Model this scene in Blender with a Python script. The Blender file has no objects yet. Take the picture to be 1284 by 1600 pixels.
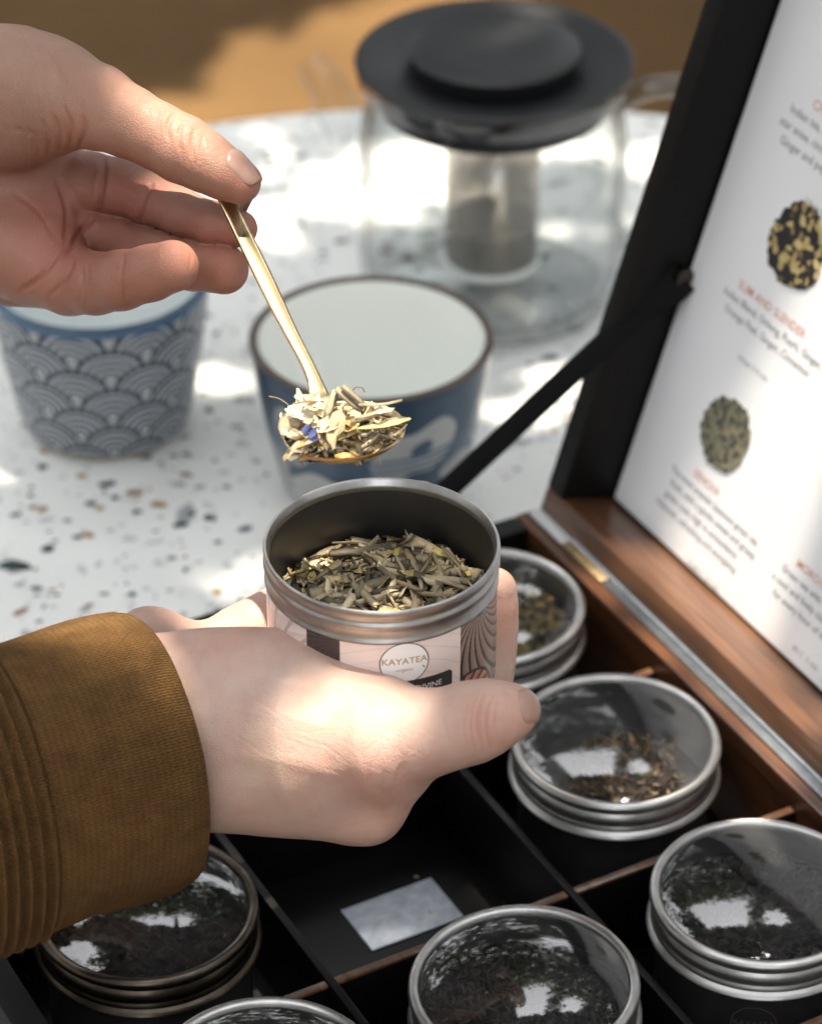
import bpy, bmesh, math, random, time
import numpy as np
from mathutils import Vector, Matrix
T0 = time.time()
rng = np.random.default_rng(7); random.seed(7)
R = math.radians
scene = bpy.context.scene
COL = scene.collection

# ---------------------------------------------------------------- camera
F = 4800.0; CH = 0.69; PITCH = R(34.5)
fw = np.array([0, math.cos(PITCH), -math.sin(PITCH)]); up = np.array([0, math.sin(PITCH), math.cos(PITCH)]); rt = np.array([1., 0, 0])
CAM = np.array([0, 0, CH])
def ray(x, y): return fw + rt*((x-642)/F) + up*((800-y)/F)
def PZ(x, y, z):
    r = ray(x, y); return CAM + r*((z-CH)/r[2])
def PD(x, y, d): return CAM + ray(x, y)*d
def pj(P):
    V = np.asarray(P) - CAM; d = V@fw
    return 642+F*(V@rt)/d, 800-F*(V@up)/d, d
cam = bpy.data.cameras.new('camera'); cam_ob = bpy.data.objects.new('camera', cam); COL.objects.link(cam_ob)
cam_ob.location = CAM; cam_ob.rotation_euler = (R(90-34.5), 0, 0)
cam.sensor_fit = 'VERTICAL'; cam.sensor_height = 36; cam.lens = F/1600*36
cam.clip_start = .05; cam.clip_end = 200
cam.dof.use_dof = True; cam.dof.focus_distance = .885; cam.dof.aperture_fstop = 11; cam.dof.aperture_blades = 9
scene.camera = cam_ob

# ---------------------------------------------------------------- light
SUN = np.array([.09, .10, .985]); SUN /= np.linalg.norm(SUN)
el = math.asin(SUN[2]); az = math.atan2(SUN[0], SUN[1])
world = bpy.data.worlds.new('World'); scene.world = world; world.use_nodes = True
nt = world.node_tree; nt.nodes.clear()
sky = nt.nodes.new('ShaderNodeTexSky'); sky.sky_type = 'NISHITA'; sky.sun_disc = False
sky.sun_elevation = el; sky.sun_rotation = az; sky.dust_density = 2.0
bg = nt.nodes.new('ShaderNodeBackground'); bg.inputs[1].default_value = .15
wo = nt.nodes.new('ShaderNodeOutputWorld')
hs = nt.nodes.new('ShaderNodeHueSaturation'); hs.inputs['Saturation'].default_value = .10; nt.links.new(sky.outputs[0], hs.inputs['Color']); nt.links.new(hs.outputs[0], bg.inputs[0]); nt.links.new(bg.outputs[0], wo.inputs[0])
sl = bpy.data.lights.new('sun', 'SUN'); sl.energy = 2.3; sl.angle = R(.5); sl.color = (1, .90, .74)
so = bpy.data.objects.new('sun', sl); COL.objects.link(so)
so.rotation_euler = Vector(SUN).to_track_quat('Z', 'Y').to_euler()
scene.view_settings.view_transform = 'Standard'; scene.view_settings.look = 'None'
scene.view_settings.exposure = 2.75; scene.view_settings.gamma = 1
scene.render.engine = 'CYCLES'
scene.cycles.max_bounces = 10; scene.cycles.transparent_max_bounces = 24
scene.cycles.caustics_reflective = False; scene.cycles.caustics_refractive = False

# ---------------------------------------------------------------- helpers
class NT:
    def __init__(s, name):
        s.m = bpy.data.materials.new(name); s.m.use_nodes = True; s.t = s.m.node_tree; s.t.nodes.clear()
        s.out = s.n('ShaderNodeOutputMaterial')
    def n(s, typ, **kw):
        nd = s.t.nodes.new(typ)
        for k, v in kw.items():
            if k.startswith('i_'):
                key = k[2:]; key = int(key) if key.isdigit() else key.replace('_', ' ')
                nd.inputs[key].default_value = v
            else: setattr(nd, k, v)
        return nd
    def l(s, a, b): s.t.links.new(a, b)
def setin(nd, k, v):
    if k in nd.inputs: nd.inputs[k].default_value = v
def rgba(c): return (c[0], c[1], c[2], 1)
def pbr(name, col, rough=.5, metal=0, noise=None, bump=None, spec=.5, coat=0, attr=None, sss=0, stretch=(1, 1, 1), rvar=0, trans=0, coords='Object', sheen=0):
    """noise=(scale, colour2, contrast)  bump=(scale, strength, distance)"""
    N = NT(name); p = N.n('ShaderNodeBsdfPrincipled'); N.p = p
    N.l(p.outputs[0], N.out.inputs[0])
    setin(p, 'Base Color', rgba(col)); setin(p, 'Roughness', rough); setin(p, 'Metallic', metal); setin(p, 'Specular IOR Level', spec)
    setin(p, 'Coat Weight', coat); setin(p, 'Coat Roughness', .12)
    if sheen: setin(p, 'Sheen Weight', sheen); setin(p, 'Sheen Roughness', .6)
    if sss:
        setin(p, 'Subsurface Weight', sss); p.inputs['Subsurface Radius'].default_value = (1., .32, .18); setin(p, 'Subsurface Scale', .003)
    tc = N.n('ShaderNodeTexCoord'); mp = N.n('ShaderNodeMapping'); N.l(tc.outputs[coords], mp.inputs[0]); mp.inputs['Scale'].default_value = stretch
    N.vec = mp.outputs[0]; base = None
    if attr:
        a = N.n('ShaderNodeAttribute', attribute_name=attr); base = a.outputs['Color']; N.l(base, p.inputs['Base Color'])
    if noise:
        sc, c2, con = noise
        nz = N.n('ShaderNodeTexNoise'); nz.inputs['Scale'].default_value = sc; nz.inputs['Detail'].default_value = 6; N.l(N.vec, nz.inputs['Vector'])
        mr = N.n('ShaderNodeMapRange'); mr.inputs[1].default_value = .5-con; mr.inputs[2].default_value = .5+con; N.l(nz.outputs[0], mr.inputs[0])
        mx = N.n('ShaderNodeMix', data_type='RGBA'); N.l(mr.outputs[0], mx.inputs[0])
        if base is not None:
            mx.blend_type = 'MULTIPLY'; N.l(base, mx.inputs[6])
        else: mx.inputs[6].default_value = rgba(col)
        mx.inputs[7].default_value = rgba(c2); N.l(mx.outputs[2], p.inputs['Base Color'])
        if rvar:
            m2 = N.n('ShaderNodeMapRange'); m2.inputs[3].default_value = rough-rvar; m2.inputs[4].default_value = rough+rvar
            N.l(nz.outputs[0], m2.inputs[0]); N.l(m2.outputs[0], p.inputs['Roughness'])
    if bump:
        sc, st, di = bump
        nz = N.n('ShaderNodeTexNoise'); nz.inputs['Scale'].default_value = sc; nz.inputs['Detail'].default_value = 5; N.l(N.vec, nz.inputs['Vector'])
        b = N.n('ShaderNodeBump'); b.inputs['Strength'].default_value = st; b.inputs['Distance'].default_value = di
        N.l(nz.outputs[0], b.inputs['Height']); N.l(b.outputs[0], p.inputs['Normal']); N.bumpn = b
    return N
def mk(*a, **k): return pbr(*a, **k).m

def link(ob, parent=None):
    COL.objects.link(ob)
    if parent is not None: ob.parent = parent
    return ob
def mesh(name, verts, faces, mat=None, parent=None, smooth=False, uv=None, col=None, mats=None, fmat=None, auto=None):
    me = bpy.data.meshes.new(name)
    verts = np.asarray(verts, dtype=np.float32)
    if isinstance(faces, np.ndarray):
        nf, k = faces.shape
        me.vertices.add(len(verts)); me.vertices.foreach_set('co', verts.ravel())
        me.loops.add(nf*k); me.loops.foreach_set('vertex_index', faces.astype(np.int32).ravel())
        me.polygons.add(nf); me.polygons.foreach_set('loop_start', np.arange(0, nf*k, k, dtype=np.int32))
        me.update(calc_edges=True); me.validate()
    else:
        me.from_pydata([tuple(map(float, v)) for v in verts], [], [tuple(int(i) for i in f) for f in faces])
    if mat is not None: me.materials.append(mat)
    for m in (mats or []): me.materials.append(m)
    if fmat is not None: me.polygons.foreach_set('material_index', np.asarray(fmat, dtype=np.int32))
    if col is not None:
        ca = me.color_attributes.new('col', 'FLOAT_COLOR', 'POINT')
        c = np.ones((len(verts), 4), np.float32); c[:, :3] = col; ca.data.foreach_set('color', c.ravel())
    if uv is not None:
        ul = me.uv_layers.new(name='UVMap'); li = np.zeros(len(me.loops), np.int32); me.loops.foreach_get('vertex_index', li)
        ul.data.foreach_set('uv', np.asarray(uv, np.float32)[li].ravel())
    if smooth: me.polygons.foreach_set('use_smooth', [True]*len(me.polygons))
    me.update()
    if auto: me.set_sharp_from_angle(angle=R(auto))
    return link(bpy.data.objects.new(name, me), parent)
def empty(name, loc=(0, 0, 0), rz=0):
    e = bpy.data.objects.new(name, None); e.location = loc; e.rotation_euler = (0, 0, rz); e.empty_display_size = .02
    COL.objects.link(e); return e
def tag(o, label=None, cat=None, group=None, kind=None):
    for k, v in (('label', label), ('category', cat), ('group', group), ('kind', kind)):
        if v: o[k] = v
    return o
def lathe(name, prof, mat, parent=None, seg=96, loc=(0, 0, 0), close=False, uv=False, a0=0, a1=2*math.pi, **kw):
    prof = np.asarray(prof, float); n = len(prof); full = abs(a1-a0-2*math.pi) < 1e-6
    A = np.linspace(a0, a1, seg+1)[:seg if full else seg+1]; m = len(A)
    V = np.zeros((m, n, 3)); V[..., 0] = np.cos(A)[:, None]*prof[:, 0]; V[..., 1] = np.sin(A)[:, None]*prof[:, 0]; V[..., 2] = prof[:, 1]
    V = V.reshape(-1, 3)+np.array(loc)
    i = np.arange(m if full else m-1)[:, None]; j = np.arange(n if close else n-1)[None]
    i2 = (i+1) % m; j2 = (j+1) % n
    Fc = np.stack([i*n+j, i2*n+j, i2*n+j2, i*n+j2], -1).reshape(-1, 4)
    u = None
    if uv:
        u = np.zeros((m, n, 2)); u[..., 0] = (A/(2*math.pi))[:, None]; u[..., 1] = np.linspace(0, 1, n)[None]; u = u.reshape(-1, 2)
    return mesh(name, V, Fc, mat, parent, smooth=True, uv=u, auto=kw.pop('auto', 40), **kw)
def box(name, size, loc, mat, parent=None, rot=None, bevel=.0008, seg=2):
    bm = bmesh.new(); bmesh.ops.create_cube(bm, size=1)
    bmesh.ops.scale(bm, vec=size, verts=bm.verts)
    if bevel: bmesh.ops.bevel(bm, geom=bm.edges[:], offset=bevel, segments=seg, affect='EDGES', profile=.6)
    me = bpy.data.meshes.new(name); bm.to_mesh(me); bm.free(); me.materials.append(mat)
    me.polygons.foreach_set('use_smooth', [True]*len(me.polygons)); me.set_sharp_from_angle(angle=R(50))
    o = link(bpy.data.objects.new(name, me), parent); o.location = loc
    if rot is not None: o.rotation_euler = rot
    return o
def box_axes(name, centre, ax, size, mat, parent=None, bevel=.0008):
    """box whose local axes are the three unit vectors ax"""
    o = box(name, size, (0, 0, 0), mat, parent, bevel=bevel)
    M = Matrix([[ax[0][k], ax[1][k], ax[2][k], centre[k]] for k in range(3)]+[[0, 0, 0, 1]]); o.matrix_local = M
    return o
def tube(name, pts, rads, mat, parent=None, seg=12, flat=None, flatk=1.0, cap=True):
    P = np.asarray(pts, float); n = len(P); rads = np.broadcast_to(rads, n)
    T = np.gradient(P, axis=0); T /= np.linalg.norm(T, axis=1)[:, None]
    ref = np.array(flat if flat is not None else (0, 0, 1.)); A = np.linspace(0, 2*math.pi, seg, endpoint=False); V = []
    for k in range(n):
        b = ref-T[k]*(ref@T[k]); b /= np.linalg.norm(b); a = np.cross(T[k], b)
        V.append(P[k]+rads[k]*(np.cos(A)[:, None]*a+flatk*np.sin(A)[:, None]*b))
    V = np.concatenate(V); Fc = [(k*seg+j, k*seg+(j+1) % seg, (k+1)*seg+(j+1) % seg, (k+1)*seg+j) for k in range(n-1) for j in range(seg)]
    if cap: Fc += [tuple(range(seg-1, -1, -1)), tuple((n-1)*seg+j for j in range(seg))]
    return mesh(name, V, Fc, mat, parent, smooth=True, auto=60)
def catmull(P, m=8):
    P = np.asarray(P, float); Q = np.vstack([2*P[0]-P[1], P, 2*P[-1]-P[-2]]); out = []
    for i in range(1, len(Q)-2):
        t = np.linspace(0, 1, m, endpoint=False)[:, None]; a, b, c, d = Q[i-1], Q[i], Q[i+1], Q[i+2]
        out.append(.5*((2*b)+(-a+c)*t+(2*a-5*b+4*c-d)*t*t+(-a+3*b-3*c+d)*t**3))
    return np.vstack(out+[P[-1:]])

# ---------------------------------------------------------------- materials
METAL = pbr('brushed_tin', (.50, .49, .48), .37, 1, noise=(160, (.36, .35, .34), .25), bump=(1500, .05, .00006), rvar=.05).m
METAL_IN = mk('tin_inside', (.13, .13, .135), .46, 1, noise=(60, (.095, .095, .10), .3))
METAL_DARK = mk('bronzed_tin', (.10, .082, .066), .32, 1, noise=(160, (.05, .04, .032), .25), bump=(1500, .05, .00006))
GOLD = mk('brushed_gold', (.83, .66, .40), .24, 1, noise=(300, (.72, .56, .33), .3), bump=(700, .1, .0002), stretch=(1, 1, 1))
def wood(name, c1, c2, rough=.35, sc=26, stretch=(1, 14, 14), coat=.3, spec=.5):
    N = pbr(name, c1, rough, noise=(sc, c2, .18), bump=(sc*3, .25, .0004), stretch=stretch, coat=coat, rvar=.1, spec=spec); return N.m
WOOD = wood('walnut_sunlit', (.118, .054, .025), (.045, .018, .009))
WOOD_DARK = wood('espresso_shaded', (.004, .0032, .003), (.002, .0018, .0018), .45, coat=.0, spec=.16)
WOOD_MID = wood('brown_varnish', (.105, .040, .016), (.028, .012, .006), .34)
BLACK_IN = mk('black_lacquer', (.003, .003, .0035), .35, noise=(90, (.006, .005, .005), .2), bump=(300, .15, .0003), spec=.3)
STRAP = mk('black_webbing', (.004, .004, .0045), .85, bump=(900, .6, .0006), spec=.15)
BLACKPL = pbr('matt_black_plastic', (.0065, .0068, .0078), .42, spec=.34, noise=(40, (.009, .0095, .011), .3), bump=(1500, .05, .0002)).m
PAPER = mk('satin_paper', (.76, .76, .775), .42, noise=(6, (.72, .72, .73), .3))
def thin_glass(name, ior=1.5, tint=(.97, .975, .975), dust=0.0, rough=.0):
    N = NT(name); F0 = ((ior-1)/(ior+1))**2; ge = N.n('ShaderNodeNewGeometry'); dt = N.n('ShaderNodeVectorMath', operation='DOT_PRODUCT'); N.l(ge.outputs['Normal'], dt.inputs[0]); N.l(ge.outputs['Incoming'], dt.inputs[1])
    def mth(op, a, b=0.0):
        q = N.n('ShaderNodeMath', operation=op)
        for i_, v_ in enumerate((a, b)):
            if isinstance(v_, (int, float)): q.inputs[i_].default_value = v_
            else: N.l(v_, q.inputs[i_])
        return q
    fr = mth('ADD', mth('MULTIPLY', mth('POWER', mth('SUBTRACT', 1.0, mth('ABSOLUTE', dt.outputs['Value']).outputs[0]).outputs[0], 5.0).outputs[0], 1-F0).outputs[0], F0)
    tr = N.n('ShaderNodeBsdfTransparent'); gm = N.n('ShaderNodeMix', data_type='RGBA'); N.l(mth('POWER', mth('SUBTRACT', 1.0, mth('ABSOLUTE', dt.outputs['Value']).outputs[0]).outputs[0], 4.0).outputs[0], gm.inputs[0]); gm.inputs[6].default_value = rgba(tint); gm.inputs[7].default_value = (tint[0]*.45, tint[1]*.46, tint[2]*.47, 1); N.l(gm.outputs[2], tr.inputs[0])
    gl = N.n('ShaderNodeBsdfGlossy'); gl.inputs['Roughness'].default_value = rough
    mx = N.n('ShaderNodeMixShader'); N.l(fr.outputs[0], mx.inputs[0]); N.l(tr.outputs[0], mx.inputs[1]); N.l(gl.outputs[0], mx.inputs[2])
    o = mx
    if dust:
        tc = N.n('ShaderNodeTexCoord'); nz = N.n('ShaderNodeTexNoise'); nz.inputs['Scale'].default_value = 420; nz.inputs['Detail'].default_value = 3
        N.l(tc.outputs['Object'], nz.inputs['Vector'])
        n2 = N.n('ShaderNodeTexNoise'); n2.inputs['Scale'].default_value = 30; N.l(tc.outputs['Object'], n2.inputs['Vector'])
        r1 = N.n('ShaderNodeMapRange'); r1.inputs[1].default_value = .63; r1.inputs[2].default_value = .75; N.l(nz.outputs[0], r1.inputs[0])
        r2 = N.n('ShaderNodeMapRange'); r2.inputs[1].default_value = .35; r2.inputs[2].default_value = .7; r2.inputs[3].default_value = .02*dust; r2.inputs[4].default_value = .10*dust; N.l(n2.outputs[0], r2.inputs[0])
        ad = N.n('ShaderNodeMath', operation='MULTIPLY_ADD'); N.l(r1.outputs[0], ad.inputs[0]); ad.inputs[1].default_value = .25*dust; N.l(r2.outputs[0], ad.inputs[2])
        df = N.n('ShaderNodeBsdfDiffuse'); df.inputs[0].default_value = (.55, .55, .56, 1)
        m2 = N.n('ShaderNodeMixShader'); N.l(ad.outputs[0], m2.inputs[0]); N.l(mx.outputs[0], m2.inputs[1]); N.l(df.outputs[0], m2.inputs[2]); o = m2
    N.l(o.outputs[0], N.out.inputs[0]); return N.m
GLASS = thin_glass('teapot_glass', 1.5, (.94, .95, .95))
WINDOW = thin_glass('lid_window', 1.95, (.80, .81, .82), dust=.28, rough=.045)

def skin_mat():
    N = pbr('skin', (.6, .4, .3), .46, attr='col', sss=.2, spec=.38)
    p = N.p; tc = N.n('ShaderNodeTexCoord')
    # mottling
    nz = N.n('ShaderNodeTexNoise'); nz.inputs['Scale'].default_value = 75; nz.inputs['Detail'].default_value = 9; nz.inputs['Roughness'].default_value = .62; N.l(tc.outputs['Object'], nz.inputs['Vector'])
    mr = N.n('ShaderNodeMapRange'); mr.inputs[1].default_value = .3; mr.inputs[2].default_value = .7; N.l(nz.outputs[0], mr.inputs[0])
    cm = N.n('ShaderNodeMix', data_type='RGBA'); cm.inputs[6].default_value = (.93, .80, .76, 1); cm.inputs[7].default_value = (1.05, 1.06, 1.06, 1); N.l(mr.outputs[0], cm.inputs[0])
    at = N.n('ShaderNodeAttribute', attribute_name='col')
    mul = N.n('ShaderNodeMix', data_type='RGBA', blend_type='MULTIPLY'); mul.inputs[0].default_value = 1; N.l(at.outputs['Color'], mul.inputs[6]); N.l(cm.outputs[2], mul.inputs[7])
    N.l(mul.outputs[2], p.inputs['Base Color'])
    mp = N.n('ShaderNodeMapping'); mp.inputs['Rotation'].default_value = (.3, .5, .6); mp.inputs['Scale'].default_value = (1, 2.3, 1); N.l(tc.outputs['Object'], mp.inputs[0])
    v1 = N.n('ShaderNodeTexVoronoi', feature='DISTANCE_TO_EDGE'); v1.inputs['Scale'].default_value = 980; N.l(mp.outputs[0], v1.inputs['Vector'])
    r1 = N.n('ShaderNodeMapRange'); r1.inputs[2].default_value = .16; N.l(v1.outputs[0], r1.inputs[0])
    n3 = N.n('ShaderNodeTexNoise'); n3.inputs['Scale'].default_value = 260; n3.inputs['Detail'].default_value = 4; N.l(mp.outputs[0], n3.inputs['Vector'])
    s = N.n('ShaderNodeMath', operation='ADD'); N.l(r1.outputs[0], s.inputs[0]); N.l(n3.outputs[0], s.inputs[1])
    b = N.n('ShaderNodeBump'); b.inputs['Strength'].default_value = .5; b.inputs['Distance'].default_value = .00015; N.l(s.outputs[0], b.inputs['Height']); N.l(b.outputs[0], p.inputs['Normal'])
    rr = N.n('ShaderNodeMapRange'); rr.inputs[3].default_value = .38; rr.inputs[4].default_value = .55; N.l(n3.outputs[0], rr.inputs[0]); N.l(rr.outputs[0], p.inputs['Roughness'])
    return N.m
SKIN = skin_mat()
NAIL = pbr('fingernail', (.30, .175, .135), .3, sss=.15, spec=.42, noise=(300, (.33, .20, .16), .3)).m

# ---------------------------------------------------------------- floor + table
floor_n = pbr('sandy_brown_floor', (.125, .068, .024), .8, noise=(3, (.08, .043, .014), .25), spec=.2, bump=(60, .4, .003))
fl = mesh('floor', [(-9, -4, -.72), (9, -4, -.72), (9, 14, -.72), (-9, 14, -.72)], [(0, 1, 2, 3)], floor_n.m); tag(fl, kind='structure')

tab = empty('round_table', (.03, .94, -.72)); tag(tab, 'round white terrazzo table with dark and ochre chips under the tea things', 'table')
TOP = pbr('terrazzo_white', (.80, .80, .775), .3, noise=(14, (.74, .745, .73), .3), spec=.5, coat=.15).m
r0 = .42
lathe('table_top', [(0, .692), (r0-.004, .692), (r0, .696), (r0, .716), (r0-.004, .72), (r0*.5, .72), (0, .72)], TOP, tab, seg=160)
lathe('pedestal', [(.0, .0), (.22, .0), (.22, .012), (.04, .03), (.03, .06), (.03, .66), (.12, .691), (0, .691)], BLACKPL, tab, seg=48)
# terrazzo chips: thin irregular stone flakes flush in the top
chipM = [mk('chip_dark_green', (.022, .035, .038), .35), mk('chip_slate', (.10, .12, .135), .35), mk('chip_ochre', (.36, .25, .12), .4),
         mk('chip_grey', (.36, .38, .39), .35), mk('chip_pale', (.55, .56, .55), .35), mk('chip_rust', (.30, .17, .11), .4)]
V, Fc, fm = [], [], []
def chip(x, y, r, el_, ang, m, z=.0):
    k = random.randint(5, 8); b = len(V); A = sorted(random.uniform(0, 2*math.pi) for _ in range(k)); A = [2*math.pi*(i+random.uniform(-.32, .32))/k for i in range(k)]
    for a in A:
        rr = r*random.uniform(.7, 1.12); px, py = rr*math.cos(a)*el_, rr*math.sin(a)
        V.append((x+px*math.cos(ang)-py*math.sin(ang), y+px*math.sin(ang)+py*math.cos(ang), z))
    Fc.append(tuple(range(b, b+k))); fm.append(m)
named = [((20, 885), 19, 1.7, -.15, 0), ((76, 858), 12, 1.3, .3, 0), ((168, 757), 10, 1.6, .1, 0), ((247, 789), 12, 1.5, 0, 2), ((208, 771), 13, 1.4, .1, 2), ((282, 820), 10, 1.7, .2, 0),
         ((327, 810), 9, 1.2, .6, 5), ((383, 827), 10, 1.5, .5, 1), ((180, 778), 8, 1.2, 0, 1), ((67, 731), 8, 1.3, .2, 0), ((121, 840), 7, 1.5, .3, 0), ((25, 805), 8, 1.4, .1, 1), ((268, 873), 7, 1.4, .3, 1),
         ((328, 592), 8, 1.4, .8, 0), ((338, 522), 7, 1.3, .8, 1), ((600, 395), 10, 1.5, .1, 0), ((638, 403), 12, 1.1, .2, 0), ((850, 402), 10, 1.5, .2, 0), ((825, 420), 8, 1.4, .3, 0), ((654, 423), 9, 1.3, .2, 1),
         ((605, 383), 9, 1.6, 0, 5), ((156, 795), 8, 1.3, 0, 2), ((470, 245), 9, 1.5, .2, 1), ((415, 238), 9, 1.3, .2, 0), ((855, 515), 8, 1.8, .1, 1), ((905, 515), 6, 1.6, .1, 1), ((860, 560), 9, 2.0, .1, 0),
         ((280, 758), 8, 1.7, 0, 3), ((312, 762), 8, 1.3, .1, 3), ((370, 668), 9, 1.6, .1, 3), ((375, 625), 10, 1.4, .2, 3), ((290, 742), 7, 1.5, 0, 5), ((340, 848), 6, 1.4, 0, 1)]
for (px, py), rp, e_, an, m in named:
    c = PZ(px, py, 0); chip(c[0], c[1], rp/F*c[1]*1.15, e_, an, m)
for k in range(7600):
    rr = r0*.985*math.sqrt(random.random()); a = random.uniform(0, 6.283); s = .0006+.0017*random.random()**2.2+(.0020 if random.random() < .018 else 0)
    m = random.choices(range(6), (1.0, 2.2, .8, 4, 6, .5))[0]
    chip(.03+rr*math.cos(a), .94+rr*math.sin(a), s, random.uniform(1, 1.9), random.uniform(-.5, .5) if random.random() < .6 else random.uniform(0, 3.1), m)
V = np.array(V); V -= np.array([.03, .94, -.72]); V[:, 2] += .00035
ch = mesh('stone_chips', V, Fc, None, tab, mats=chipM, fmat=fm); tag(ch, kind='stuff')

# ---------------------------------------------------------------- the tea box
ang = R(-61.2)
bu = np.array([math.cos(ang), math.sin(ang), 0]); bv = np.array([math.sin(ang), -math.cos(ang), 0]); bz = np.array([0, 0, 1.])
BO = np.array([.108, .714, 0]); PT = .085
def B(U, V, z): return BO+bu*U+bv*V+bz*z
AX = (bu, -bv, bz)
WT = .010
U0, U1 = -2.5*PT, 1.5*PT; V0, V1 = -.5*PT, 2.5*PT
bx = empty('tea_box', (0, 0, 0)); tag(bx, 'dark varnished wooden tea box with compartments and its lid propped open', 'tea box')
def bb(name, u0, u1, v0, v1, z0, z1, mat, bevel=.0008, parent=None):
    return box_axes(name, B((u0+u1)/2, (v0+v1)/2, (z0+z1)/2), AX, (abs(u1-u0), abs(v1-v0), z1-z0), mat, parent or bx, bevel)
bb('box_floor', U0, U1, V0, V1, .002, .008, BLACK_IN)
bb('box_wall', U0-WT, U1+WT, V0-WT, V0, .001, .050, WOOD_MID, .0012)
bb('box_wall', U0-WT, U1+WT, V1, V1+WT, .001, .050, WOOD_DARK, .0012)
bb('box_wall', U0-WT, U0, V0, V1, .001, .0497, WOOD_DARK, .0012)
bb('box_wall', U1, U1+WT, V0, V1, .001, .0497, WOOD_DARK, .0012)
for k in (.5, 1.5): bb('divider', U0, U1, k*PT-.0014, k*PT+.0014, .008, .043, WOOD_DARK, .0005)
for k in (-1.5, -.5, .5):
    for j in range(3):
        a = V0 if j == 0 else (j-.5)*PT+.0014; b = V1 if j == 2 else (j+.5)*PT-.0014
        bb('divider', k*PT-.0014, k*PT+.0014, a, b, .008, .0414, WOOD_DARK, .0003); bb('divider_sunlit_edge', k*PT-.0015, k*PT+.0015, a+.0001, b-.0001, .0414, .0424, WOOD, .0004)  # brown top strip carries sunlight on the edges in its colour
# lid
PH = R(17.5); e = math.cos(PH)*bz-math.sin(PH)*bv; d = -math.cos(PH)*bv-math.sin(PH)*bz
HZ, HV, LT, LD = .0505, -.0515-.0002, .010, .024
LU0, LU1, LH = U0-WT+.002, U1+WT-.002, .275
H0 = B(0, HV, HZ)
LAX = (bu, d, e)
lid = empty('lid', (0, 0, 0)); lid.parent = bx
def lb(name, u0, u1, d0, d1, e0, e1, mat, bevel=.001, parent=None):
    c = H0+bu*(u0+u1)/2+d*(d0+d1)/2+e*(e0+e1)/2
    return box_axes(name, c, LAX, (u1-u0, d1-d0, e1-e0), mat, parent or lid, bevel)
lb('lid_side', LU0, LU1, 0, LD, 0, LT, WOOD, .0012)
lb('lid_side', LU0, LU0+LT, 0, LD-.0001, LT, LH-LT, WOOD_DARK, .0012)  # shade painted near black on these sides; the brown board is painted sunlit
lb('lid_side', LU1-LT, LU1, 0, LD-.0001, LT, LH-LT, WOOD_DARK, .0012)
lb('lid_side', LU0, LU1, 0, LD, LH-LT, LH, WOOD_DARK, .0012)
lb('lid_panel', LU0, LU1, LD, LD+.006, 0, LH, WOOD_DARK, .001)
# brass hinge, plus grey and pale strips added as shaded and lit table
HNG = mk('hinge_gap_grey', (.26, .29, .31), .34, 1, noise=(200, (.36, .38, .41), .2)); BRASS = mk('worn_brass', (.62, .46, .26), .35, 1, noise=(300, (.35, .24, .12), .2))
bb('hinge', -.170, U1, V0-WT-.0003, V0-.0048, .0503, .0509, HNG, .0002)
bb('hinge', -.197, -.1705, V0-WT-.0003, V0-.0048, .0503, .0511, BRASS, .0002)
bb('hinge', LU0, -.1975, V0-WT-.0003, V0-.0048, .0503, .0509, mk('gap_table_pale', (.45, .46, .46), .4), .0002)
hp = [B(u_, HV-.0001, .0508) for u_ in np.linspace(-.197, U1, 40)]
tube('hinge_pin', hp, .0011, HNG, bx, seg=10)
# support strap
s0 = B(U0-.004, .030, .050); c0 = H0+bu*(LU0+LT+.001)
def on_lid_side(px, py):   # point on the inner face of the far lid side seen at that pixel
    n = bu; r = ray(px, py); t = ((c0-CAM)@n)/(r@n); return CAM+r*t
s1 = on_lid_side(1062, 428)
pts = catmull([s0, s0*.72+s1*.28+np.array([0, 0, -.001]), s0*.35+s1*.65, s1*.9+s0*.1, s1], 8)
tube('stay_strap', pts, np.interp(np.linspace(0, 1, len(pts)), [0, .7, .85, 1], [.0040, .0042, .0075, .0078]), STRAP, bx, seg=16, flat=tuple(ray(900, 600)), flatk=.30)
tube('strap_screw', [s1-bu*.001, s1+bu*.0035], .0035, METAL_DARK, bx, seg=16, flat=(0, 0, 1))

# pale card added as the bright reflection on the empty compartment floor
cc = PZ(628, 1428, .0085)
glint = box_axes('floor_glint', cc, AX, (.022, .034, .0006), mk('glint_gloss', (.42, .44, .48), .2, noise=(200, (.30, .32, .37), .15), bump=(220, .3, .0006), coat=.5), bevel=.0002)
tag(glint, 'pale grey glossy card added as light reflected off the empty compartment floor', 'glint')

# crumbs of tea dropped in the empty compartments
nc = 90; uu = rng.uniform(U0+.005, U1-.02, nc); vv_ = rng.uniform(V0+.004, V1-.004, nc)
CP = BO+np.outer(uu, bu)+np.outer(vv_, bv)+np.outer(np.full(nc, .0088), bz)
crumb_pos = CP
# ---------------------------------------------------------------- menu page in the lid
def MP(u_, h, off=.0): return H0+bu*u_+e*h-d*(off)+d*(LD-.0006)
mu0, mu1, mh0, mh1 = LU0+LT+.001, LU1-LT-.001, LT+.001, LH-LT-.001
menu = mesh('tea_menu', [MP(mu0, mh0), MP(mu1, mh0), MP(mu1, mh1), MP(mu0, mh1), MP(mu0, mh0, -.0004), MP(mu1, mh0, -.0004), MP(mu1, mh1, -.0004), MP(mu0, mh1, -.0004)],
            [(0, 1, 2, 3), (7, 6, 5, 4), (0, 4, 5, 1), (1, 5, 6, 2), (2, 6, 7, 3), (3, 7, 4, 0)], PAPER)
tag(menu, 'white printed tea menu with two tea pictures inside the open box lid', 'menu')
INK = mk('grey_ink', (.22, .22, .24), .6); INKR = mk('red_ink', (.56, .25, .19), .6); INKL = mk('pale_ink', (.30, .32, .34), .6)
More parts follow.
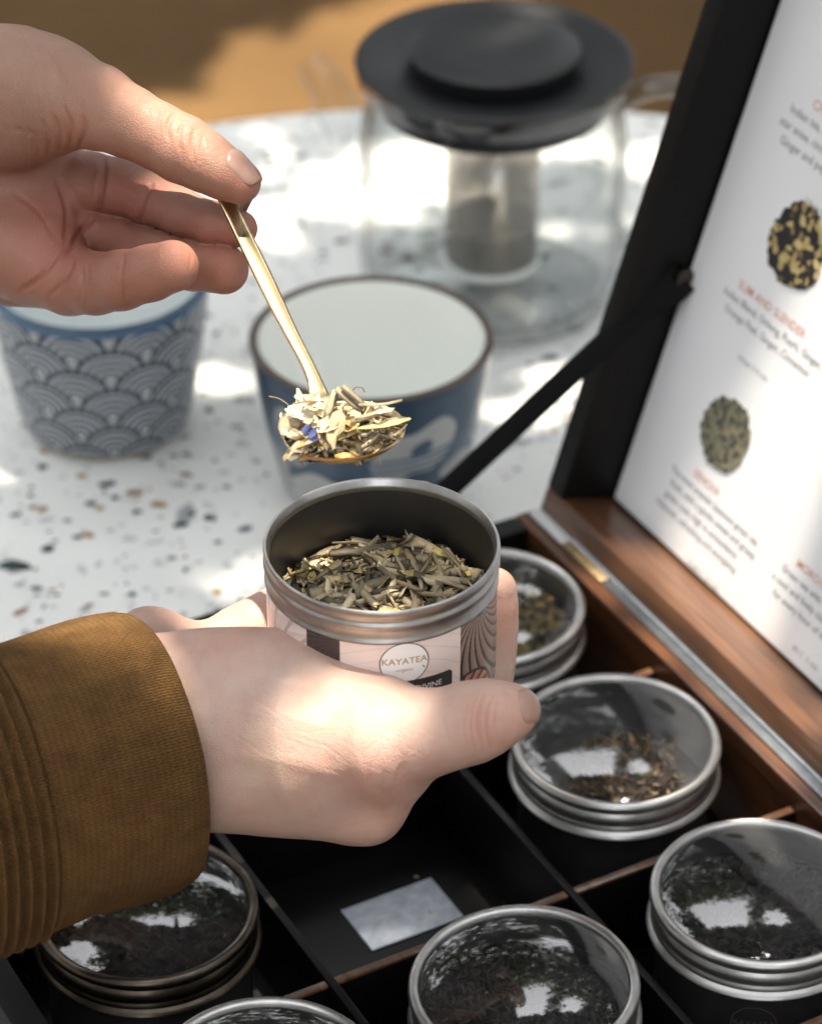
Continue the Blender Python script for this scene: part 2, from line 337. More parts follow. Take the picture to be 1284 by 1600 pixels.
def text_mesh(name, body, size, place, mat, parent, align='LEFT', extrude=0, bold=0.0, sub=0):
    cu = bpy.data.curves.new(name, 'FONT'); cu.body = body; cu.size = size; cu.align_x = align; cu.offset = bold; cu.resolution_u = 2
    ob = bpy.data.objects.new(name, cu); COL.objects.link(ob); dg = bpy.context.evaluated_depsgraph_get()
    me = bpy.data.meshes.new_from_object(ob.evaluated_get(dg)); bpy.data.objects.remove(ob); bpy.data.curves.remove(cu)
    n = len(me.vertices); co = np.zeros(n*3, np.float32); me.vertices.foreach_get('co', co); co = co.reshape(-1, 3)
    me.vertices.foreach_set('co', np.array([place(x, y) for x, y, _ in co], np.float32).ravel()); me.materials.clear(); me.materials.append(mat); me.update(); me.name = name
    return link(bpy.data.objects.new(name, me), parent)
def menu_uv(px, py):
    P0 = MP(0, 0); n = d; r = ray(px, py); t = ((P0-CAM)@n)/(r@n); Q = CAM+r*t-P0; return Q@bu, Q@e
def block(px, py, title, lines, foot, sz=.0042, dx=0):
    sz *= .9
    """px,py = pixel where the title starts"""
    u_, h_ = menu_uv(px, py)
    text_mesh('heading', title, sz*1.15, lambda x, y: MP(u_+x, h_+y, .0001), INKR, menu, bold=.00003)
    for k, (o_, ln) in enumerate(lines):
        text_mesh('text_line', ln, sz, lambda x, y: MP(u_+o_+x, h_-sz*1.32*(k+1)+y, .0001), INK, menu, bold=.00004)
    text_mesh('text_line', foot, sz*.8, lambda x, y: MP(u_+.012+x, h_-sz*1.32*(len(lines)+2.2)+y, .0001), INKL, menu, bold=.00003)
block(1152, 448, 'SLIM AND SLENDER', [(-.006, 'Indian Blend, Oolong, Puerh, Ginger,'), (-.003, 'Orange Peel, Ginger, Cinnamon')], 'Infuse 3-4 min', .0044)
block(1083, 742, 'SENCHA', [(-.012, 'The most popular Japanese green tea'), (-.010, 'fresh, with a gentle sweet and grassy'), (-.011, 'green note, high in antioxidants'), (-.014, 'balanced, refreshing and energising')], '75-80 C  2-3 min', .0040)
block(1243, 884, 'MOROCCAN MINT', [(-.006, 'Green tea with fresh mint leaves,'), (-.009, 'a cool and lively classic blend'), (-.006, 'for every hour of the day')], '80 C  3 min', .0042)
block(1268, 168, 'CHAI BLACK', [(-.010, 'Indian tea, cardamom, clove,'), (-.013, 'star anise, cinnamon bark'), (-.010, 'Ginger and pepper')], 'Infuse 4 min', .0048)
def tea_picture(px, py, rad, cols, seed):
    u_, h_ = menu_uv(px, py); k = 56; rg = random.Random(seed)
    r_ = [rad*(1+.06*rg.uniform(-1, 1)+.03*math.sin(3*t*.11+seed)) for t in range(k)]
    N = NT('tea_print_%d' % seed if False else 'tea_print'); p = N.n('ShaderNodeBsdfPrincipled'); N.l(p.outputs[0], N.out.inputs[0]); p.inputs['Roughness'].default_value = .55
    tc = N.n('ShaderNodeTexCoord'); v = N.n('ShaderNodeTexVoronoi'); v.inputs['Scale'].default_value = cols[3]; N.l(tc.outputs['Object'], v.inputs['Vector'])
    sp = N.n('ShaderNodeSeparateColor'); N.l(v.outputs['Color'], sp.inputs[0]); rp = N.n('ShaderNodeValToRGB'); rp.color_ramp.interpolation = 'LINEAR'
    el_ = rp.color_ramp.elements; el_[0].position = 0; el_[0].color = rgba(cols[0]); el_[1].position = 1; el_[1].color = rgba(cols[2]); ee = el_.new(cols[4]); ee.color = rgba(cols[0]); ee = el_.new(min(.98, cols[4]+.08)); ee.color = rgba(cols[1])
    N.l(sp.outputs[0], rp.inputs[0]); N.l(rp.outputs[0], p.inputs['Base Color'])
    vs = [MP(u_, h_, .0003)]+[MP(u_+r_[t]*math.cos(2*math.pi*t/k), h_+r_[t]*math.sin(2*math.pi*t/k), .0003) for t in range(k)]
    return mesh('tea_picture', vs, [(0, 1+t, 1+(t+1) % k) for t in range(k)], N.m, menu)
tag(tea_picture(1245, 385, .0148, ((.012, .011, .012), (.34, .24, .08), (.52, .42, .20), 420, .66), 3), 'round black tea picture with yellow flecks')
tag(tea_picture(1133, 678, .0135, ((.045, .047, .04), (.11, .11, .075), (.20, .18, .11), 520, .3), 5), 'round grey green tea picture')

# ---------------------------------------------------------------- herbs
def ramp_cols(cols, n):
    c = np.array(cols)[rng.integers(0, len(cols), n)]; return np.clip(c*rng.uniform(.72, 1.2, (n, 1)), 0, 1)
def shreds(centers, lens, wids, az_, tilt, cols, thick=.24, bend=.09, taper=.94):
    """curved slivers, 4 rings x 4 sides"""
    n = len(centers); t = np.array([-.5, -.17, .17, .5])
    dirv = np.stack([np.cos(az_)*np.cos(tilt), np.sin(az_)*np.cos(tilt), np.sin(tilt)], 1)
    side = np.stack([-np.sin(az_), np.cos(az_), np.zeros(n)], 1); nor = np.cross(dirv, side)
    roll = rng.uniform(0, 3.14, n)[:, None]; s2 = side*np.cos(roll)+nor*np.sin(roll); n2 = -side*np.sin(roll)+nor*np.cos(roll)
    bd = rng.normal(0, bend, n); V = np.zeros((n, 4, 4, 3)); wt = np.array([taper, 1, 1, taper*.8])
    for k in range(4):
        c = centers+dirv*(lens*t[k])[:, None]+n2*(bd*lens*(.25-t[k]**2)*2)[:, None]
        w = wids*wt[k]
        for q, (a, b) in enumerate(((1, 0), (0, 1), (-1, 0), (0, -1))):
            V[:, k, q] = c+s2*(w*a*.5)[:, None]+n2*(w*thick*b*.5)[:, None]
    base = (np.arange(n)*16)[:, None, None]; Fs = []
    for k in range(3):
        for q in range(4):
            Fs.append([k*4+q, k*4+(q+1) % 4, (k+1)*4+(q+1) % 4, (k+1)*4+q])
    Fs += [[3, 2, 1, 0], [12, 13, 14, 15]]
    Fs = (np.array(Fs)[None]+base).reshape(-1, 4)
    return V.reshape(-1, 3), Fs, np.repeat(cols, 16, 0)
HERB = pbr('dried_herb', (.4, .35, .2), .75, attr='col', noise=(700, (.75, .7, .6), .3), bump=(900, .5, .0004), sss=0).m
STRAW = [(.42, .35, .23), (.32, .265, .175), (.52, .44, .30), (.20, .17, .11), (.33, .25, .15), (.10, .085, .055)]
PETAL = [(.60, .47, .28), (.62, .53, .38), (.52, .37, .16), (.64, .55, .40)]
DARK = [(.10, .07, .035), (.06, .045, .025), (.15, .11, .05)]
def merge(parts):
    vs, fs, cs = [], [], []; b = 0
    for v, f, c in parts: vs.append(v); fs.append(f+b); cs.append(c); b += len(v)
    return np.vstack(vs), np.vstack(fs), np.vstack(cs)
def petals(centers, L, W, az_, tilt, cols, cup=.35):
    """cupped petal: 5x3 grid with a pointed end"""
    n = len(centers); t = np.linspace(-.5, .5, 5); wprof = np.array([.25, .8, 1, .75, .08]); s = np.array([-1, 0, 1.])
    dirv = np.stack([np.cos(az_)*np.cos(tilt), np.sin(az_)*np.cos(tilt), np.sin(tilt)], 1); side = np.stack([-np.sin(az_), np.cos(az_), np.zeros(n)], 1); nor = np.cross(dirv, side)
    roll = rng.normal(0, .5, n)[:, None]; s2 = side*np.cos(roll)+nor*np.sin(roll); n2 = -side*np.sin(roll)+nor*np.cos(roll)
    V = np.zeros((n, 5, 3, 3)); cv = rng.normal(.1, .25, n)
    for a in range(5):
        for b in range(3):
            V[:, a, b] = centers+dirv*(L*t[a])[:, None]+s2*(W*.5*wprof[a]*s[b])[:, None]+n2*(W*cup*(s[b]**2)*wprof[a]+L*cv*(t[a]**2))[:, None]+rng.normal(0, .07, (n, 3))*W[:, None]
    Fs = np.array([[a*3+b, a*3+b+1, (a+1)*3+b+1, (a+1)*3+b] for a in range(4) for b in range(2)])
    Fs = (Fs[None]+(np.arange(n)*15)[:, None, None]).reshape(-1, 4)
    return V.reshape(-1, 3), Fs, np.repeat(cols, 15, 0)
def pile(n, rad, hfun, lens, wids, cols, layers=.006, tilt=.25, edge=1.0, kind='shred'):
    r_ = rad*np.sqrt(rng.random(n))*edge; a = rng.uniform(0, 6.283, n); lay = rng.random(n)
    L = rng.uniform(*lens, n); W = rng.uniform(*wids, n)
    # keep pieces inside the wall
    r_ = np.minimum(r_, rad-L*.28); x, y = r_*np.cos(a), r_*np.sin(a); z = hfun(x, y)-layers*(1-lay)
    az_ = rng.uniform(0, 6.283, n); far = (r_ > rad-L*.5); az_ = np.where(far, a+math.pi/2+rng.normal(0, .35, n), az_)
    C_ = np.stack([x, y, z], 1); ti = rng.normal(0, tilt, n)
    return (shreds if kind == 'shred' else petals)(C_, L, W, az_, ti, ramp_cols(cols, n))

vs, fs, cs = shreds(crumb_pos, rng.uniform(.0012, .004, nc), rng.uniform(.0005, .0014, nc), rng.uniform(0, 6.28, nc), rng.normal(0, .1, nc), ramp_cols([(.20, .17, .10), (.06, .045, .03), (.30, .25, .16)], nc))
cb_ = mesh('tea_crumbs', vs, fs, HERB, col=cs); tag(cb_, 'tea crumbs scattered on the floor of the box compartments', 'crumbs', kind='stuff')
# ---------------------------------------------------------------- tins
RW = .0350
def lid_profile():
    # outer silhouette of the screw lid, top to bottom
    return [(.0311, -.0010), (.0313, .0001), (.0320, .0009), (.0330, .0012), (.0339, .0008), (.0345, -.0003), (.0346, -.0015), (.0341, -.0024), (.0331, -.0030), (.0328, -.0040),
            (.0332, -.0048), (.0336, -.0058), (.0337, -.0074), (.0334, -.0082), (.0332, -.0087), (.0334, -.0093), (.0337, -.0100), (.0337, -.0106), (.0343, -.0113), (.0350, -.0120), (.0352, -.0127), (.0348, -.0132), (.0338, -.0132), (.0322, -.0120), (.0318, -.004), (.0315, -.0016)]
def make_tin(metal, label_mat):
    t = empty('tea_tin')
    lathe('tin_body', [(0, -.0445), (.0300, -.0445), (.0312, -.0440), (.0314, -.0425), (.0314, -.0405), (.0314, -.0110), (.0308, -.0110), (.0308, -.040), (0, -.040)], mk('tin_body_black', (.006, .006, .006), .5, spec=.25), t, seg=80)
    lathe('paper_label', [(.03155, -.0400), (.03155, -.0150)], label_mat, t, seg=80)
    lathe('lid_ring', lid_profile(), metal, t, seg=128, close=True)
    dome = [(.0318*math.sin(a)/math.sin(1.0), -.0004+.0048*(math.cos(a)-math.cos(1.0))/(1-math.cos(1.0))) for a in np.linspace(1.0, 0, 22)]
    dome[-1] = (.00002, dome[-1][1])
    lathe('lid_window', dome, WINDOW, t, seg=96, auto=89)
    return t
def copy_tree(o):
    c = o.copy(); COL.objects.link(c)
    for chd in list(o.children):
        k = chd.copy(); COL.objects.link(k); k.parent = c
    return c
LAB_D = mk('dark_label', (.010, .009, .009), .55, spec=.25, noise=(80, (.024, .021, .021), .2))
tA = make_tin(METAL, LAB_D)
tin_at = {}
specs = [((-2, 0), 'closed tin with amber flecked tea seen behind the raised fingers at the hinge side'),
         ((-1, 0), 'closed tin with one dark rolled tea ball under its clear dome'),
         ((0, 0), 'closed tin of fine black tea at the right edge beside the wooden hinge wall'),
         ((0, 1), 'closed tin with a large bright window reflection on its dome'),
         ((0, 2), 'closed tin cut off by the bottom edge below the bronze rimmed tin'),
         ((-1, 2), 'closed tin with bronzed dark rim under the brown sleeve')]
for k, ((i, j), lab) in enumerate(specs):
    t = tA if k == 0 else copy_tree(tA)
    P_ = B(i*PT, j*PT, .0575); t.location = P_; t.rotation_euler = (random.uniform(-.05, .05), random.uniform(-.05, .05), random.uniform(0, 6)); tag(t, lab, 'tin', 'tea tins standing in the box compartments'); tin_at[(i, j)] = t
tk = tin_at[(-1, 2)]; tk.rotation_euler = (0, 0, 0); tk.location = B(-1*PT, 2*PT, .0575)+np.array([.001, 0, 0])
for chd in tk.children:
    if chd.name.startswith('lid_ring'):
        chd.data = chd.data.copy(); chd.data.materials[0] = METAL_DARK; chd['label'] = 'bronzed dark lid ring'
# emblem on the label of the right-edge tin
tr_ = tin_at[(0, 0)]; tr_.rotation_euler = (0, 0, 0)
def on_cyl(rad, a_c, zc):
    return lambda x, y: (rad*math.cos(a_c+x/rad), rad*math.sin(a_c+x/rad), zc+y)
LINE = mk('label_line_ink', (.03, .028, .028), .5); GOLDINK = mk('gold_ink', (.38, .26, .10), .45); CREAM = mk('label_pink', (.72, .58, .53), .5)
def ring_on_cyl(name, rad, a_c, zc, r_in, r_out, mat, parent, k=48):
    f = on_cyl(rad, a_c, zc); vs = []; fs = []
    for t in range(k):
        a = 2*math.pi*t/k; vs += [f(r_in*math.cos(a), r_in*math.sin(a)), f(r_out*math.cos(a), r_out*math.sin(a))]
    for t in range(k): fs.append((2*t, 2*t+1, 2*((t+1) % k)+1, 2*((t+1) % k)))
    return mesh(name, vs, fs, mat, parent)
GREYI = mk('faint_ink', (.07, .066, .066), .5)
ring_on_cyl('emblem_ring', .03165, R(-97), -.0262, .0068, .0071, GREYI, tr_)
text_mesh('emblem_lettering', 'KAYATEA', .0030, on_cyl(.03165, R(-97), -.0268), GREYI, tr_, align='CENTER')

def tea_in(i, j, cols, label, n=500, lens=(.002, .005), wids=(.0008, .002), h=-.006, extra=None, mats=HERB):
    hf = lambda x, y: h+.0015*np.sin(x*200)+.001*np.cos(y*260)
    parts = [pile(n, .0300, hf, lens, wids, cols, layers=.003, tilt=.4)]
    A = np.linspace(0, 6.283, 48, endpoint=False); v = np.vstack([[0, 0, h-.0050], np.stack([.0303*np.cos(A), .0303*np.sin(A), np.full(48, h-.0050)], 1)])
    f = np.array([[0, 1+q, 1+(q+1) % 48, 1+(q+1) % 48] for q in range(48)])
    vs, fs, cs = merge(parts)
    o = mesh('loose_tea', vs, fs, mats, col=cs); o.location = tin_at[(i, j)].location
    bmv = bmesh.new(); bmv.from_mesh(o.data); vv = [bmv.verts.new(p) for p in v]
    for q in range(48): bmv.faces.new((vv[0], vv[1+q], vv[1+(q+1) % 48]))
    bmv.to_mesh(o.data); bmv.free()
    ca = o.data.color_attributes['col']; nn = len(o.data.vertices); c = np.zeros(nn*4, np.float32); ca.data.foreach_get('color', c); c = c.reshape(-1, 4); c[-49:] = (*cols[0], 1); ca.data.foreach_set('color', c.ravel())
    tag(o, label, 'tea', kind='stuff'); return o
tea_in(-2, 0, [(.10, .075, .035), (.42, .30, .09), (.30, .20, .06), (.14, .11, .06), (.36, .28, .12)], 'amber and green rolled tea inside the tin at the hinge side', 420, (.003, .006), (.0022, .0042), h=-.009)
tea_in(0, 0, [(.022, .018, .016), (.035, .027, .022), (.05, .036, .028), (.016, .014, .014)], 'fine black tea inside the tin at the right edge', 1500, h=-.010)
tea_in(0, 1, [(.020, .018, .017), (.03, .026, .022), (.045, .036, .03)], 'dark tea inside the tin with the bright reflection', 1200, h=-.011)
tea_in(0, 2, [(.020, .018, .017), (.03, .026, .022), (.25, .18, .10)], 'dark tea inside the tin cut off by the bottom edge', 700, h=-.011)
tea_in(-1, 2, [(.012, .010, .010), (.018, .015, .014), (.026, .02, .018)], 'nearly black tea inside the bronze rimmed tin', 1200, h=-.012)
# tea ball in tin (-1,0)
c_ = tin_at[(-1, 0)].location
nb = 620; ph_ = np.arccos(rng.uniform(-.15, 1, nb)); th_ = rng.uniform(0, 6.283, nb); rb = .0160
nrm = np.stack([np.sin(ph_)*np.cos(th_), np.sin(ph_)*np.sin(th_), np.cos(ph_)*.62], 1); ctr = nrm*rb+np.array([.004, -.006, -.0115])
azb = th_+math.pi/2+rng.normal(0, .5, nb); vs, fs, cs = petals(ctr, rng.uniform(.008, .014, nb), rng.uniform(.002, .004, nb), azb, rng.normal(0, .3, nb), ramp_cols([(.07, .045, .03), (.10, .062, .038), (.17, .10, .055), (.05, .036, .028), (.36, .24, .12)], nb), cup=.2)
tb = mesh('tea_ball', vs, fs, HERB, col=cs, smooth=True); tb.location = c_; tag(tb, 'dark rolled flowering tea ball under the dome of its tin', 'tea ball')
lathe('ball_core', [(.0150*math.sin(t_), -.0125+.0088*math.cos(t_)) for t_ in np.linspace(.001, 1.75, 14)], mk('tea_core', (.05, .035, .025), .9), tb, seg=40, loc=(.004, -.006, 0))
lathe('tin_floor_tmp', [(0, -.0395), (.0305, -.0395)], METAL, tin_at[(-1, 0)], seg=48).name = 'tin_bottom'
lathe('inner_liner', [(.0302, -.020), (.0307, -.001)], METAL, tin_at[(-1, 0)], seg=64)
lathe('inner_tray', [(0, -.0195), (.0302, -.0195)], METAL_IN, tin_at[(-1, 0)], seg=48)

# ---------------------------------------------------------------- the held tin
HT = PD(596, 849, .869)
ot = empty('open_tin', tuple(HT)); tag(ot, 'open tea tin full of dried herbs held in the lower hand', 'tin')
ro = .0335
lathe('tin_body', [(0, -.0452), (.0315, -.0452), (.0326, -.0447), (.0328, -.043), (.0328, -.0107), (.0322, -.0107), (.0320, -.043), (0, -.043)], METAL, ot, seg=128)
lathe('tin_rim', [(.0322, -.0109), (.0331, -.0109), (.0334, -.0106), (.0334, -.0101), (.0331, -.0097), (.0330, -.0075), (.0331, -.0062), (.0336, -.0054), (.0336, -.0046), (.0331, -.0040), (.0330, -.0032), (.0334, -.0024), (.0335, -.0014), (.0336, -.0004), (.0333, .0002), (.0327, .0003), (.0323, -.0002), (.0322, -.0012), (.0319, -.0016), (.0318, -.0030), (.0320, -.0036), (.0320, -.012)], METAL, ot, seg=160, close=True)
lathe('inner_wall', [(.03195, -.0036), (.0319, -.030), (0, -.0305)], METAL_IN, ot, seg=128)
# label, coloured per vertex: pink panel, dark side panels with leaf arcs
na, nz_ = 900, 130; A = np.linspace(0, 2*math.pi, na+1); Zs = np.linspace(-.0432, -.0112, nz_)
AA, ZZ = np.meshgrid(A, Zs, indexing='ij'); rl = .03295
aC = R(-90+0.0); s = (((AA-(aC+2*math.pi))+math.pi) % (2*math.pi)-math.pi)*rl   # arc length from the front
pink = np.array([.74, .60, .55]); dk = np.array([.035, .024, .024]); cop = np.array([.42, .17, .11]); tan = np.array([.46, .31, .24])
C3 = np.empty(AA.shape+(3,)); C3[:] = pink
x_ = s; y_ = ZZ+.028
side_l = x_ < -.0117; side_r = x_ > .0243
# leaf shaped arcs
def arcs(cx, cy, n, dr):
    rr = np.hypot((x_-cx)*1.0, (y_-cy)*1.0); return rr, (np.abs(((rr/dr) % 1)-.5) < .13)
def rays(cx, cy, n, curl, w):
    th = np.arctan2(y_-cy, x_-cx); rr_ = np.hypot(x_-cx, y_-cy); q_ = (th*n/6.283+rr_*curl) % 1; return rr_, np.abs(q_-.5) > .5-w*.5, q_
ra, la, qa = rays(.0330, .0200, 34, -110., .30); rb_, lb_, qb = rays(.0275, -.014, 16, 140., .30)
tone = (tan*.72)[None, None]*(.45+.6*qa[..., None]); tone2 = cop[None, None]*(.55+.7*qb[..., None])
pat = np.where((rb_ < .0125)[..., None], np.where(lb_[..., None], dk, tone2), np.where((ra > .004)[..., None], np.where(la[..., None], dk, tone), dk))
pat = np.where((np.abs(rb_-.0125) < .0005)[..., None], dk, pat)
C3[side_r] = pat[side_r]
rc_, lc_, qc = rays(-.0125, .016, 26, -50., .75); left = np.where((x_ < -.0215)[..., None], np.where(rays(-.034, -.012, 24, 60., .2)[1][..., None], pink*.55, pink*(.75+.2*qc[..., None])), np.where(lc_[..., None], dk, cop*.45))
left = np.where(((x_ > -.0225) & (y_ > -.9))[..., None], np.where(lc_[..., None], dk, dk*1.9), left); C3[side_l] = left[side_l]
faint = (~side_l) & (~side_r) & (np.abs(((np.hypot(x_-.004, (y_+.02))/.0042) % 1)-.5) < .05); C3[faint] = pink*.88
vs = np.stack([rl*np.cos(AA), rl*np.sin(AA), ZZ], -1).reshape(-1, 3); ii = np.arange(na)[:, None]*nz_; jj = np.arange(nz_-1)[None]
fs = np.stack([ii+jj, ii+nz_+jj, ii+nz_+jj+1, ii+jj+1], -1).reshape(-1, 4)
LBL = pbr('printed_label', (.7, .6, .5), .38, attr='col', coat=.3).m
lbl = mesh('paper_label', vs, fs, LBL, ot, smooth=True, col=C3.reshape(-1, 3))
WHT = mk('emblem_white', (.80, .76, .74), .4)
ea = R(-90)+.0066/.033
f = on_cyl(.03303, ea, -.0180); k = 28; vs = []
for t in range(k+1):
    x_e = -.0070+.0140*t/k; y_e = .0070*math.sqrt(max(0, 1-(x_e/.0070)**2)); vs += [f(x_e, -y_e), f(x_e, y_e)]
mesh('emblem', vs, [(2*t, 2*t+2, 2*t+3, 2*t+1) for t in range(k)], WHT, lbl)
k = 64; vs = []
for t in range(k):
    a = 2*math.pi*t/k; vs += [on_cyl(.03306, ea, -.0180)(.0068*math.cos(a), .0068*math.sin(a)), on_cyl(.03306, ea, -.0180)(.0071*math.cos(a), .0071*math.sin(a))]
mesh('emblem_ring', vs, [(2*t, 2*t+1, 2*((t+1) % k)+1, 2*((t+1) % k)) for t in range(k)], LINE, lbl)
text_mesh('lettering', 'KAYATEA', .0030, on_cyl(.03310, ea, -.0182), GOLDINK, lbl, align='CENTER', bold=.00003)
text_mesh('lettering', 'organic', .0017, on_cyl(.03310, ea, -.0207), GOLDINK, lbl, align='CENTER')
f = on_cyl(.03304, ea, -.0272); pl = []
hw, hh, cr = .0105, .0030, .0010
for (sx, sy) in ((1, 1), (-1, 1), (-1, -1), (1, -1)):
    a0_ = {(1, 1): 0, (-1, 1): 90, (-1, -1): 180, (1, -1): 270}[(sx, sy)]
    for q in range(5): a = R(a0_+q*22.5); pl.append((sx*(hw-cr)+cr*math.cos(a), sy*(hh-cr)+cr*math.sin(a)))
cols_ = 24; vs = []
for q in range(cols_+1):
    x = -hw+2*hw*q/cols_; yy = hh-(cr-math.sqrt(max(0, cr*cr-max(0, abs(x)-(hw-cr))**2))); vs += [f(x+.0042, -yy), f(x+.0042, yy)]
mesh('name_band', vs, [(2*q, 2*q+2, 2*q+3, 2*q+1) for q in range(cols_)], LINE, lbl)
text_mesh('lettering', 'FEEL DIVINE', .0026, on_cyl(.03312, ea+.0042/.033, -.0281), WHT, lbl, align='CENTER')
# herbs inside
hf = lambda x, y: -.0185+.0012*np.sin(x*90+1)+.0010*np.cos(y*110)-.06*x*0
pr = [pile(560, .0316, hf, (.006, .018), (.0018, .0042), STRAW, layers=.0055, tilt=.22), pile(500, .0316, hf, (.003, .007), (.0009, .002), STRAW+DARK, layers=.005, tilt=.4),
      pile(60, .030, lambda x, y: hf(x, y)+.0006, (.006, .012), (.002, .0036), PETAL[:1]+[(.50, .42, .14), (.45, .36, .18)], layers=.003, tilt=.3, kind='petal'),
      pile(160, .0315, hf, (.003, .008), (.001, .002), DARK, layers=.004, tilt=.4),
      pile(2, .028, lambda x, y: hf(x, y)+.001, (.006, .009), (.0025, .003), [(.30, .17, .08)], layers=.001, kind='petal')]
vs, fs, cs = merge(pr); hb = mesh('dried_herbs', vs, fs, HERB, col=cs); hb.location = HT; tag(hb, 'chopped straw green dried herbs filling the open tin', 'herbs', kind='stuff')
lathe('herb_bed', [(0, -.0243), (.0317, -.0243)], mk('herb_dust', (.07, .06, .03), .9, noise=(500, (.14, .12, .06), .2)), ot, seg=64)

# ---------------------------------------------------------------- spoon
sp = empty('gold_spoon'); tag(sp, 'small gold spoon with flat handle heaped with herbs held by the upper hand', 'spoon')
BC = PD(538, 672, .856); tipH = PD(345, 296, .8925); neck = PD(500, 615, .8615)
hd = neck-BC; hd[2] = 0; hd /= np.linalg.norm(hd)
ax1 = np.array([.93, .37, 0]); ax1 /= np.linalg.norm(ax1); ax2 = np.array([-ax1[1], ax1[0], 0]); RA, RB = .0170, .0142
def bowl_pt(r_, t, dz=0, grow=0): return BC+ax1*(RA+grow)*r_*math.cos(t)+ax2*(RB+grow)*r_*math.sin(t)+np.array([0, 0, -.0062*(1-r_*r_)**.8+dz])
rs = list(np.linspace(0, 1, 12)); vs = []; nt_ = 72
prof = [(r_, 0, 0) for r_ in rs[1:]]+[(1.0, .0003, .0003)]+[(r_, -.0007, .0004) for r_ in rs[::-1][:-1]]
for t in range(nt_):
    for (r_, dz, g) in prof: vs.append(bowl_pt(r_, 2*math.pi*t/nt_, dz, g))
m_ = len(prof); fs = [(t*m_+q, ((t+1) % nt_)*m_+q, ((t+1) % nt_)*m_+q+1, t*m_+q+1) for t in range(nt_) for q in range(m_-1)]
vs += [bowl_pt(0, 0), bowl_pt(0, 0, -.0007)]; nv = len(vs)
fs += [(nv-2, ((t+1) % nt_)*m_, t*m_) for t in range(nt_)]+[(nv-1, t*m_+m_-1, ((t+1) % nt_)*m_+m_-1) for t in range(nt_)]
mesh('spoon_bowl', vs, fs, GOLD, sp, smooth=True, auto=60)
hpx = [((318, 240), .8925, 9), ((345, 296), .890, 9.5), ((372, 350), .887, 10.5), ((412, 432), .880, 11), ((452, 515), .873, 9), ((478, 565), .868, 8), ((490, 592), .8655, 9), ((499, 618), .863, 12), ((506, 634), .8595, 14)]
P_ = np.array([PD(*p, dd) for p, dd, _ in hpx]); rad = np.array([w for *_, w in hpx])/F*1.12
q = catmull(np.hstack([P_, rad[:, None]]), 8)
hv = P_[-1]-P_[0]; hv /= np.linalg.norm(hv); vn = -ray(440, 470); vn = vn/np.linalg.norm(vn)+np.array([.5, 0, .25]); vn -= hv*(vn@hv)
# flat rectangular handle
T_ = np.gradient(q[:, :3], axis=0); T_ /= np.linalg.norm(T_, axis=1)[:, None]; vs = []; ng = 12
for k in range(len(q)):
    b = vn-T_[k]*(vn@T_[k]); b /= np.linalg.norm(b); a = np.cross(T_[k], b); th = .0009
    for t in range(ng):
        c, s_ = math.cos(2*math.pi*(t+.5)/ng), math.sin(2*math.pi*(t+.5)/ng); sg = lambda v_: math.copysign(abs(v_)**.45, v_)
        vs.append(q[k, :3]+a*q[k, 3]*sg(c)+b*th*sg(s_))
n = len(q); fs = [(k*ng+j, k*ng+(j+1) % ng, (k+1)*ng+(j+1) % ng, (k+1)*ng+j) for k in range(n-1) for j in range(ng)]+[tuple(range(ng-1, -1, -1)), tuple((n-1)*ng+j for j in range(ng))]
mesh('spoon_handle', vs, fs, GOLD, sp, smooth=True, auto=45)
# heap on the spoon
def heap(n, lens, wids, cols, kind='shred', zb=0.0, tilt=.3, shift=(0, 0), spread=.9):
    r_ = np.sqrt(rng.random(n))*spread; a = rng.uniform(0, 6.283, n); x, y = r_*np.cos(a)*RA+shift[0], r_*np.sin(a)*RB+shift[1]
    z = -.002+.0075*(1-r_**2)+rng.uniform(-.003, .001, n)+zb
    C_ = BC+np.outer(x, ax1)+np.outer(y, ax2)+np.outer(z, bz)
    return (shreds if kind == 'shred' else petals)(C_, rng.uniform(*lens, n), rng.uniform(*wids, n), rng.uniform(0, 6.283, n), rng.normal(0, tilt, n), ramp_cols(cols, n))
parts = [heap(70, (.004, .010), (.0010, .0022), STRAW[:3]+DARK[:1], tilt=.35), heap(120, (.003, .006), (.001, .002), DARK+STRAW, tilt=.5, zb=-.001),
         heap(30, (.006, .011), (.0034, .0056), PETAL, 'petal', shift=(-.006, 0), spread=.75), heap(24, (.007, .011), (.003, .005), [(.60, .52, .38), (.62, .50, .34)], 'petal', shift=(-.009, .002), spread=.5, zb=.001)]
def one(px, py, dd, L, W, az_, ti, col, kind='shred', **kw):
    return (shreds if kind == 'shred' else petals)(np.array([PD(px, py, dd)]), np.array([L]), np.array([W]), np.array([az_]), np.array([ti]), np.array([col]), **kw)
def bar(p0, p1, w, col, kind='shred'):
    v_ = p1-p0; L = np.linalg.norm(v_); az_ = math.atan2(v_[1], v_[0]); ti = math.asin(v_[2]/L); c = (p0+p1)/2
    return (shreds if kind == 'shred' else petals)(c[None], np.array([L]), np.array([w]), np.array([az_]), np.array([ti]), np.array([col]))
